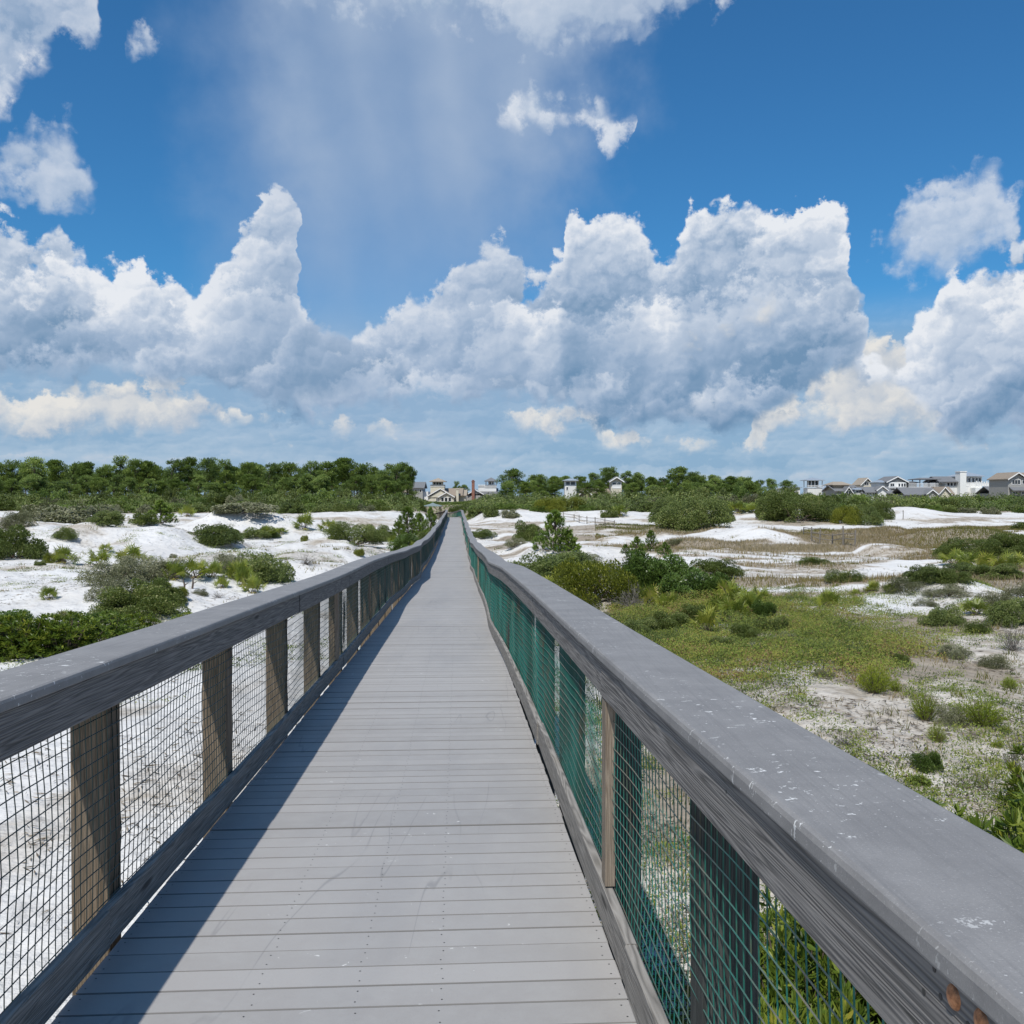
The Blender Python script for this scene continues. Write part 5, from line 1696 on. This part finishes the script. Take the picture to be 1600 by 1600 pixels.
# ------------------------------------------------------------------ houses
class House:
    """a building whose parts are given by photo columns and rows at its own real distance"""
    def __init__(s, name, label, cat, d, px, group=None, zb=-2.6, rz=0.0):
        s.d = d
        s.zb = zb
        s.x0 = (px - CX) / F * d
        s.root = bpy.data.objects.new(name, None)
        COL.objects.link(s.root)
        s.root.location = (s.x0, d, EYE + zb)
        s.root.rotation_euler = (0, 0, math.radians(rz))
        tag(s.root, label, cat, group)

    def X(s, px): return (px - CX) / F * s.d - s.x0
    def Z(s, py): return (HY - py) / F * s.d - s.zb

    def wall(s, px0, px1, top, m, d0=0.0, dep=6.0, base=None, name='wall', gable=None):
        mb = MB()
        zb = 0.0 if base is None else s.Z(base)
        x0, x1, z1 = s.X(px0), s.X(px1), s.Z(top)
        mb.box(x0, x1, d0, d0 + dep, zb, z1)
        if gable:
            za = s.Z(gable)
            xm = (x0 + x1) / 2
            mb.add([(x0, d0, z1), (x1, d0, z1), (xm, d0, za), (x0, d0 + dep, z1), (x1, d0 + dep, z1), (xm, d0 + dep, za)], [(0, 3, 5, 2), (1, 2, 5, 4)], [(0, 2, 1)[::-1], (3, 4, 5)])
        return mb.build(name, M[m], s.root)

    def gable(s, px0, px1, eave, apex, m, d0=-0.4, dep=6.8, side=False, trim=True, th=0.18):
        x0, x1, ze, za = s.X(px0), s.X(px1), s.Z(eave), s.Z(apex)
        mb = MB()
        if not side:
            xm = (x0 + x1) / 2
            for a, b in ((x0, xm), (x1, xm)):
                c = [(a, d0, ze), (a, d0 + dep, ze), (b, d0 + dep, za), (b, d0, za)]
                if a > b: c = c[::-1]
                c = c[::-1]
                mb.hexa(c + [(x, y, z + th) for x, y, z in c])
        else:
            dm = d0 + dep / 2
            for a, b in ((d0, dm), (d0 + dep, dm)):
                c = [(x0, a, ze), (x1, a, ze), (x1, b, za), (x0, b, za)]
                if a > b: c = c[::-1]
                mb.hexa(c + [(x, y, z + th) for x, y, z in c])
        r = mb.build('roof', M[m], s.root)
        if trim and not side:
            t = MB()
            xm = (x0 + x1) / 2
            for a in (x0, x1):
                c = [(a, d0 - 0.06, ze - 0.12), (xm, d0 - 0.06, za - 0.12), (xm, d0 - 0.005, za - 0.12), (a, d0 - 0.005, ze - 0.12)]
                if a > xm: c = c[::-1]
                t.hexa(c + [(x, y, z + 0.24) for x, y, z in c])
            t.build('rake_board', M['trim'], r)
        return r

    def hip(s, px0, px1, eave, apex, m, d0=-0.5, dep=6.0, ridge=0.0, th=0.14):
        x0, x1, ze, za = s.X(px0), s.X(px1), s.Z(eave), s.Z(apex)
        xm, ym = (x0 + x1) / 2, d0 + dep / 2
        rw = (x1 - x0) * ridge / 2
        mb = MB()
        mb.add([(x0, d0, ze), (x1, d0, ze), (x1, d0 + dep, ze), (x0, d0 + dep, ze), (x0, d0, ze + th), (x1, d0, ze + th), (x1, d0 + dep, ze + th), (x0, d0 + dep, ze + th), (xm - rw, ym, za), (xm + rw, ym, za)],
               [(3, 2, 1, 0), (0, 1, 5, 4), (1, 2, 6, 5), (2, 3, 7, 6), (3, 0, 4, 7), (4, 5, 9, 8), (6, 7, 8, 9)], [(5, 6, 9), (7, 4, 8)])
        return mb.build('roof', M[m], s.root)

    def win(s, px0, px1, y0, y1, d0=0.0, frame='trim', pane='glass', name='window', mull=1):
        x0, x1, z0, z1 = s.X(px0), s.X(px1), s.Z(y1), s.Z(y0)
        t = 0.09
        f = MB()
        a, b = d0 - 0.07, d0 + 0.02
        f.box(x0 - t, x1 + t, a, b, z0 - t, z0); f.box(x0 - t, x1 + t, a, b, z1, z1 + t)
        f.box(x0 - t, x0, a, b, z0, z1); f.box(x1, x1 + t, a, b, z0, z1)
        for i in range(mull):
            xx = x0 + (x1 - x0) * (i + 1) / (mull + 1)
            f.box(xx - 0.025, xx + 0.025, a + 0.01, b, z0, z1)
        o = f.build(name, M[frame], s.root)
        p = MB()
        p.box(x0, x1, d0 - 0.03, d0 + 0.01, z0, z1)
        p.build('pane', M[pane], o)
        return o

    def posts(s, pxs, top, bot, m='trim', w=0.09, d0=0.0, name='porch_post'):
        for px in pxs:
            p = MB()
            p.box(s.X(px) - w, s.X(px) + w, d0 - w, d0 + w, s.Z(bot), s.Z(top))
            p.build(name, M[m], s.root)

    def rail(s, px0, px1, top, bot, d0=0.0, m='trim', dep=0.0, n=None, solid=False):
        x0, x1, z0, z1 = s.X(px0), s.X(px1), s.Z(bot), s.Z(top)
        mb = MB()
        mb.box(x0, x1, d0 - 0.05, d0 + 0.05, z1 - 0.09, z1)
        mb.box(x0, x1, d0 - 0.03, d0 + 0.03, z0, z0 + 0.08)
        if solid:
            mb.box(x0, x1, d0 - 0.02, d0 + 0.02, z0 + 0.08, z1 - 0.09)
        else:
            for xx in np.arange(x0 + 0.1, x1, 0.16):
                mb.box(xx - 0.02, xx + 0.02, d0 - 0.02, d0 + 0.02, z0 + 0.08, z1 - 0.09)
        return mb.build('balustrade', M[m], s.root)

    def chimney(s, px0, px1, top, m, d0=2.0, dep=1.2, bot=None, cap=True):
        mb = MB()
        zb = 0 if bot is None else s.Z(bot)
        mb.box(s.X(px0), s.X(px1), d0, d0 + dep, zb, s.Z(top))
        o = mb.build('chimney', M[m], s.root)
        if cap:
            c = MB()
            c.box(s.X(px0) - 0.12, s.X(px1) + 0.12, d0 - 0.12, d0 + dep + 0.12, s.Z(top), s.Z(top) + 0.18)
            c.build('chimney_cap', M[m if m != 'stucco' else 'trim'], o)


def build_houses():
    # cottage at the end of the boardwalk with a lookout tower
    H = House('cottage', 'pale cottage with twin front gables, screened porch and square lookout tower at the boardwalk end', 'house', 246, 695)
    H.wall(668, 708, 775, 'cream', 1.5, 9)
    H.gable(665, 710, 776.5, 763.5, 'roof_tan', 1.0, 10)
    H.wall(671, 705, 776, 'cream', 1.3, 0.3, base=777, name='gable_wall', gable=765.5)
    H.wall(686, 709, 776, 'cream', 0, 6, base=787, name='porch_wall', gable=770.5)
    H.gable(684.5, 711, 777, 769.5, 'roof_tan', -0.5, 6.5)
    for a, b in ((689.5, 693.3), (695, 699), (700.8, 704.8)):
        H.win(a, b, 777.5, 783.5, 0.0, pane='glass', mull=0)
    H.win(681, 685, 778, 783, 1.5, mull=1)
    H.wall(708, 726, 774, 'cream', 5, 6)
    H.gable(705, 728, 775, 766, 'roof_tan', 4.5, 7.5, side=True)
    H.gable(690, 722, 775, 763.5, 'roof_brown', 3, 9, side=True)
    H.chimney(712, 715.8, 764.5, 'cream', 2.0)
    H.wall(671, 693, 757, 'cream', 3, 3.8, base=772, name='tower_wall')
    H.wall(674, 690, 752.4, 'cream', 3.4, 3.0, base=757, name='lookout_room')
    for a in (676, 680.3, 684.6):
        H.win(a, a + 3.2, 753.5, 757, 3.4, mull=0, name='lookout_window')
    H.rail(670.5, 693.5, 757.5, 760.3, 2.9, solid=False)
    H.hip(669.5, 695.5, 752.6, 746.3, 'roof_tan', 2.2, 5.4)

    H = House('house', 'low house half hidden by pines with a red brick chimney and grey roofs', 'house', 262, 640, 'houses behind the dunes')
    H.wall(602, 668, 768, 'white', 2, 8)
    H.wall(641, 660, 762, 'grey', 1, 8)
    H.gable(639, 663, 763, 753.5, 'roof_grey', 0.5, 9, side=True)
    H.gable(600, 645, 769, 761, 'roof_brown', 1.5, 9, side=True)
    H.chimney(618.8, 623.6, 753.5, 'brick', 1.2)
    H.wall(606, 637, 757, 'white', 5, 6, base=768, name='upper_wall')
    H.hip(604, 639, 757, 754, 'roof_metal', 4.4, 7.2, 0.5)
    H.win(648, 652, 765, 769, 1); H.win(655, 658, 765, 769, 1, mull=0)

    H = House('house', 'house with a tall red brick chimney and a white hip-roofed rooftop belvedere', 'house', 258, 757, 'houses behind the dunes')
    H.wall(730, 776, 772, 'grey', 2, 8)
    H.gable(727, 758, 774, 765, 'roof_grey', 1.5, 9)
    H.gable(746, 778, 772, 763.6, 'roof_grey', 3, 8, side=True)
    H.wall(730, 755, 773, 'grey', 2.0, 0.3, base=774, name='gable_wall', gable=766.5)
    H.chimney(736.8, 741.2, 752.6, 'brick', 1.0)
    H.chimney(737.8, 740.2, 750.8, 'brick', 1.2, 0.6, bot=753)
    H.wall(746.5, 775, 758, 'white', 4, 4.5, base=768, name='upper_wall')
    H.rail(746, 756, 757, 759.5, 3.8); H.rail(756, 776, 757, 760, 3.7)
    H.posts((758.5, 763, 768, 772.5, 775), 751.5, 759, d0=3.9)
    H.posts((758.5, 775), 751.5, 759, d0=7.5)
    H.wall(762, 771, 751.8, 'white', 5.0, 1.6, base=758, name='lookout_room')
    H.win(764, 766.6, 753, 756.5, 5.0, mull=0); H.win(767.6, 770, 753, 756.5, 5.0, mull=0)
    H.hip(756, 777.5, 751.8, 745.3, 'roof_grey', 3.0, 5.6)

    H = House('house', 'tan house with a slim white flat-eaved tower over a long low roof', 'house', 199, 890, 'houses behind the dunes')
    H.wall(882.5, 900.5, 751.5, 'white', 0, 3.0, name='tower_wall')
    H.hip(879.5, 903.5, 751.4, 747.2, 'roof_metal', -0.7, 4.6)
    H.win(884.5, 890.3, 752.8, 757.5, 0, pane='screen', mull=0); H.win(891.8, 898.5, 752.8, 757.5, 0, pane='screen', mull=0)
    H.win(885, 887.4, 761, 765.5, 0, mull=0)
    H.wall(900, 936, 771, 'tan', 1.5, 7)
    H.gable(897, 938, 772, 764, 'roof_brown', 1.0, 8, side=True)
    H.wall(907, 923, 772, 'tan', 0.6, 3, name='dormer_wall', gable=766.5)
    H.gable(904.5, 925.5, 773.5, 765.3, 'roof_brown', 0.1, 3.6)

    H = House('house', 'tan house with a narrow white tower under a steep front gable', 'house', 201, 962, 'houses behind the dunes')
    H.wall(954.5, 971.5, 752.5, 'cream', 0, 3.0, name='tower_wall', gable=747.2)
    H.gable(951.5, 975, 753.2, 745.8, 'roof_grey', -0.6, 4.2)
    H.win(957, 969.5, 754, 757.5, 0, pane='screen', mull=1); H.win(957, 969.5, 759, 762.5, 0, pane='trim', mull=0, name='louvre')
    H.wall(940, 958, 772, 'tan', 1.0, 6)
    H.gable(944, 960, 772, 764.5, 'roof_brown', 0.6, 7, side=True)

    # row of houses on the far right
    H = House('belvedere', 'white rooftop belvedere on posts with a pale metal hip roof', 'lookout', 225, 1272, 'rooftops of the dune village')
    H.wall(1262, 1284.5, 762, 'white', 0, 3.4)
    H.rail(1261, 1286.5, 758.3, 761.3, -0.2)
    H.posts((1262.5, 1267.5, 1273, 1278.5, 1284.5), 750.8, 761, d0=0)
    H.posts((1262.5, 1284.5), 750.8, 761, d0=3.2)
    H.hip(1258, 1287.5, 751, 745.8, 'roof_metal', -0.8, 5.0)
    H.wall(1266, 1281, 751, 'screen', 1.4, 1.2, base=761, name='inner_room')

    H = House('house', 'low white house under a long pale blue metal roof', 'house', 232, 1296, 'houses of the dune village')
    H.wall(1286, 1308, 766, 'white', 0, 6)
    H.gable(1284, 1310, 766.5, 760.5, 'roof_metal', -0.5, 7, side=True)

    H = House('house', 'dark shingled house with an arched white gable and a white dormer', 'house', 214, 1325, 'houses of the dune village')
    H.wall(1308, 1345, 766, 'grey', 1, 8)
    H.hip(1306, 1336, 758, 752, 'roof_tan', 2, 7, 0.5)
    H.wall(1309, 1333, 757.5, 'tan', 2.6, 5.5, base=766, name='upper_wall')
    H.gable(1305, 1348, 768, 759, 'roof_grey', 0.6, 9, side=True)
    H.wall(1317, 1331, 773, 'grey', -0.5, 3, name='dormer_wall', gable=762)
    H.gable(1315, 1333.5, 774, 761, 'roof_grey', -0.9, 3.6)
    H.win(1320, 1328, 767, 772.5, -0.5, mull=1)
    H.wall(1335, 1347, 765.5, 'white', -0.3, 3, name='dormer_wall')
    H.hip(1333.5, 1348.5, 765.5, 762.5, 'roof_metal', -0.8, 4, 0.5)
    H.win(1336.5, 1340.5, 766.5, 769.5, -0.3, mull=0); H.win(1341.5, 1345.5, 766.5, 769.5, -0.3, mull=0)

    H = House('house', 'small cream house showing one tall pointed gable above the roofs', 'house', 250, 1354, 'houses of the dune village')
    H.wall(1346, 1363, 757, 'cream', 0, 6, gable=749)
    H.gable(1343.5, 1366, 758.5, 747.3, 'roof_tan', -0.5, 7)
    H.win(1351, 1357, 753.5, 758, 0, mull=1)

    H = House('house', 'wide low house with a long dark grey roof and small white gables', 'house', 212, 1380, 'houses of the dune village')
    H.wall(1352, 1402, 771, 'grey', 1, 8)
    H.gable(1348, 1400, 772, 761.5, 'roof_grey', 0.4, 9, side=True)
    H.wall(1352, 1366, 769.5, 'white', -0.2, 3, name='dormer_wall')
    H.gable(1350, 1368, 770, 764.5, 'roof_grey', -0.7, 4, side=True)
    for a in (1353.5, 1358, 1362.5):
        H.win(a, a + 2.8, 770.5, 773, -0.2, mull=0)
    H.wall(1370, 1384, 766, 'white', -0.4, 3, name='dormer_wall', gable=761.2)
    H.gable(1367, 1386.5, 767, 759.8, 'roof_grey', -0.9, 3.6)

    H = House('house', 'tall grey house with white framed upper storey under a dark gable', 'house', 220, 1400, 'houses of the dune village')
    H.wall(1386, 1416.5, 752.5, 'grey', 0, 7, name='wall', gable=746.5)
    H.gable(1383.5, 1418.5, 753.8, 745.0, 'roof_grey', -0.6, 8.2)
    H.wall(1388, 1414.5, 753.5, 'white', -0.35, 0.33, base=762, name='bay')
    for a in (1402.5, 1407, 1411):
        H.win(a, a + 2.8, 755.5, 760.5, -0.35, mull=0)
    H.win(1390, 1396, 755.5, 760, -0.35, mull=1)
    H.wall(1376, 1388, 754, 'white', 1.0, 5, name='side_wing')
    H.hip(1374, 1390, 754, 750, 'roof_metal', 0.5, 6, 0.4)
    H.wall(1397, 1407, 761, 'white', -1.4, 1.0, name='chimney_breast')
    H.rail(1384, 1400, 760, 763, -1.2)

    H = House('house', 'house with an open flat-roofed roof terrace behind a white railing', 'house', 218, 1443, 'houses of the dune village')
    H.wall(1421, 1467, 764, 'white', 0, 7)
    H.rail(1419, 1465, 755.5, 761.5, -0.3)
    H.posts((1437, 1450, 1463.5), 749.5, 761, m='roof_grey', d0=0)
    H.posts((1437, 1463.5), 749.5, 761, m='roof_grey', d0=4)
    H.hip(1434, 1468, 749.3, 746.2, 'roof_grey', -0.8, 6.4, 0.4)
    H.wall(1424, 1438, 754.5, 'grey', 2, 4, base=764, name='stair_tower')
    H.hip(1422, 1440, 754.5, 751.5, 'roof_grey', 1.4, 5.2, 0.5)

    H = House('house', 'long dark-roofed house with two low gables in front of the terrace house', 'house', 206, 1443, 'houses of the dune village')
    H.wall(1416, 1468, 773, 'grey', 1, 7)
    H.gable(1414, 1470, 774, 762.5, 'roof_grey', 0.4, 8.2, side=True)
    H.wall(1447, 1462, 772, 'grey', -0.4, 3, name='dormer_wall', gable=767)
    H.gable(1445, 1464.5, 773, 765.5, 'roof_grey', -0.8, 3.6)

    H = House('house', 'cream gabled house with a brown shingle roof beside the big white house', 'house', 208, 1482, 'houses of the dune village')
    H.wall(1467, 1484, 772, 'cream', 0, 6, gable=763)
    H.gable(1465, 1486.5, 773.5, 761.5, 'roof_brown', -0.4, 7)
    H.wall(1480, 1498, 773, 'cream', 2.5, 5)
    H.gable(1474, 1499, 773, 761.5, 'roof_brown', 2, 6, side=True)

    H = House('house', 'big white house with a square white chimney tower, metal hip roof and long balcony', 'house', 220, 1510, 'houses of the dune village')
    H.wall(1480, 1498.5, 752.5, 'white', 1, 8)
    H.gable(1468, 1499, 753.5, 745.0, 'roof_grey', 0.2, 9, side=True)
    H.wall(1469, 1481, 754, 'white', 3, 6)
    for a in (1483, 1488, 1493):
        H.win(a, a + 3.4, 754.5, 759, 1, mull=0)
    H.chimney(1498, 1507.8, 737.5, 'stucco', -0.6, 2.4)
    H.wall(1507.8, 1536, 745, 'white', 0.6, 8)
    H.hip(1505.5, 1538.5, 744.6, 737.2, 'roof_metal', -0.3, 9.6, 0.35)
    for a in (1509.2, 1514.2, 1520.5, 1525.5, 1530.5):
        H.win(a, a + 3.8, 746.8, 753.5, 0.6, mull=0)
    H.wall(1518, 1552, 762, 'stucco', -1.8, 9, name='lower_storey')
    H.rail(1518, 1552, 754.5, 759.8, -1.7, solid=True)
    for i in range(9):
        m = MB(); xx = H.X(1520 + i * 3.9)
        m.box(xx - 0.11, xx + 0.11, -1.85, -1.6, H.Z(760), H.Z(751.5 + (i % 2) * 1.2))
        m.build('balcony_pier', M['stucco'], H.root)
    for a in (1527.5, 1537.5):
        H.win(a, a + 7, 765, 770.5, -1.8, mull=1)
    H.win(1509.5, 1516, 760, 768, 0.6, mull=0, pane='trim', name='shutter')

    H = House('house', 'dark-roofed low house between the white balcony house and the end house', 'house', 210, 1562, 'houses of the dune village')
    H.wall(1552, 1576, 771, 'grey', 0, 7)
    H.gable(1549, 1578, 772, 761, 'roof_grey', -0.5, 8, side=True)
    H.wall(1560, 1574, 771, 'tan', -1.2, 3, name='dormer_wall', gable=763.5)
    H.gable(1557.5, 1576.5, 772.5, 761.8, 'roof_brown', -1.6, 3.6)

    H = House('house', 'tall grey-brown shingled house with white upper windows, rightmost of the far houses', 'house', 200, 1602, 'houses of the dune village')
    H.wall(1575, 1622, 748, 'grey', 0, 8)
    H.wall(1575.5, 1603, 748, 'grey', -0.02, 0.3, base=749, name='gable_wall', gable=740.5)
    H.gable(1572.5, 1606, 749.5, 738.8, 'roof_brown', -0.6, 9)
    H.gable(1590, 1626, 748.5, 739, 'roof_brown', 0.2, 8.5, side=True)
    for a in (1581, 1585.5, 1590):
        H.win(a, a + 3.6, 750, 756.5, 0, mull=0)
    H.win(1597, 1600.5, 751, 756, 0, mull=0)
    H.gable(1576, 1624, 767, 762, 'roof_grey', -1.6, 3, side=True)
    H.win(1582, 1590, 768, 772, 0); H.win(1596, 1604, 768, 772, 0)

    H = House('house', 'white roof terrace corner showing above the scrub beside a small pine', 'house', 232, 1232, 'houses of the dune village')
    H.wall(1222, 1250, 762, 'white', 0, 5)
    H.rail(1222, 1242, 757.5, 762, -0.1)
    H.hip(1242, 1253, 762, 759.5, 'roof_metal', -0.4, 5.6, 0.4)

    # pavilion where the boardwalk turns
    s0 = 162.0
    d = s0
    H = House('pavilion', 'small open pavilion with a grey-green hip roof at the far boardwalk bend', 'pavilion', d, 676, zb=-4.3)
    H.hip(662, 690.5, 791.2, 786.2, 'roof_green', -1.7, 3.4, 0.0, 0.1)
    H.hip(672.5, 680, 787.8, 785.2, 'roof_green', -0.4, 0.8, 0.0, 0.08)
    z = -1.75 * 1
    H.posts((664.5, 688), 791.4, 814, m='post_wood', w=0.07, d0=-1.3)
    H.posts((664.5, 688), 791.4, 814, m='post_wood', w=0.07, d0=1.3)
    H.rail(664.5, 672, 804, 809, -1.3, m='post_wood')
    fl = MB(); fl.box(H.X(663), H.X(690), -1.5, 1.5, 0.15, 0.23); fl.build('floor', M['post_wood'], H.root)


build_houses()


# ------------------------------------------------------------------ dune fences and lone posts
def fence(name, label, pts, hgt=1.0, rails=(0.45, 0.85)):
    root = bpy.data.objects.new(name, None)
    COL.objects.link(root)
    P = []
    for px, py in pts:
        q = hit(px, py)
        P.append(np.array([q[0], q[1], q[2] + EYE]))
    root.location = P[0]
    tag(root, label, 'fence')
    Q = [p - P[0] for p in P]
    r = np.random.default_rng(len(pts))
    for q in Q:
        b = MB()
        b.tube([q + [0, 0, -0.3], q + [r.normal(0, 0.03), 0, hgt * r.uniform(0.9, 1.1)]], 0.055, 6)
        b.build('post', M['fence_wood'], root)
    for h in rails:
        b = MB()
        b.tube([q + [0, -0.06, h * hgt + r.normal(0, 0.03)] for q in Q], 0.03, 5)
        b.build('rail', M['fence_wood'], root)


fence('post_and_rail_fence', 'weathered grey post-and-rail fence crossing the sand below the tan houses', [(880, 812), (897, 814), (905, 817), (917, 819), (930, 820), (945, 822), (960, 826)], 0.9)
fence('post_and_rail_fence', 'short broken grey fence standing in the brown grassy flat', [(1268, 846), (1281, 850), (1300, 852), (1318, 852), (1336, 853)], 0.9)
fence('post_and_rail_fence', 'grey rail fence beside the small dune at the flat', [(1255, 838), (1268, 840), (1282, 841)], 0.9)


def lone_post(label, px, py, h):
    q = hit(px, py)
    b = MB()
    b.tube([(0, 0, -0.3), (0.02, 0, h * 0.5), (0.0, 0, h)], [0.05, 0.05, 0.045], 7)
    b.tube([(-0.12, 0, h * 0.86), (0.12, 0, h * 0.86)], 0.02, 5)
    o = b.build('marker_post', M['fence_wood'], loc=(q[0], q[1], q[2] + EYE))
    tag(o, label, 'post')


lone_post('grey marker post rising from the brown grass of the flat', 1317, 853, 1.3)
lone_post('thin grey marker post on the bare sand under the village', 1411, 812, 1.2)
lone_post('grey marker post on the white sand past the young pine', 929, 792, 1.1)
for _i, (_px, _py) in enumerate(((287, 922), (300, 920))):
    q = hit(_px, _py)
    b = MB()
    b.tube([(0, 0, -0.1), (0.03, 0, 0.15), (-0.02 + 0.06 * _i, 0, 0.34)], [0.035, 0.03, 0.015], 6)
    b.tube([(0.03, 0, 0.15), (0.14, 0.02, 0.22)], [0.02, 0.01], 5)
    o = b.build('dead_stump', M['bark'], loc=(q[0], q[1], q[2] + EYE))
    tag(o, 'small charred forked stump on the knoll, ' + ('the paler upright one' if _i == 0 else 'the one leaning towards the railing'), 'stump')
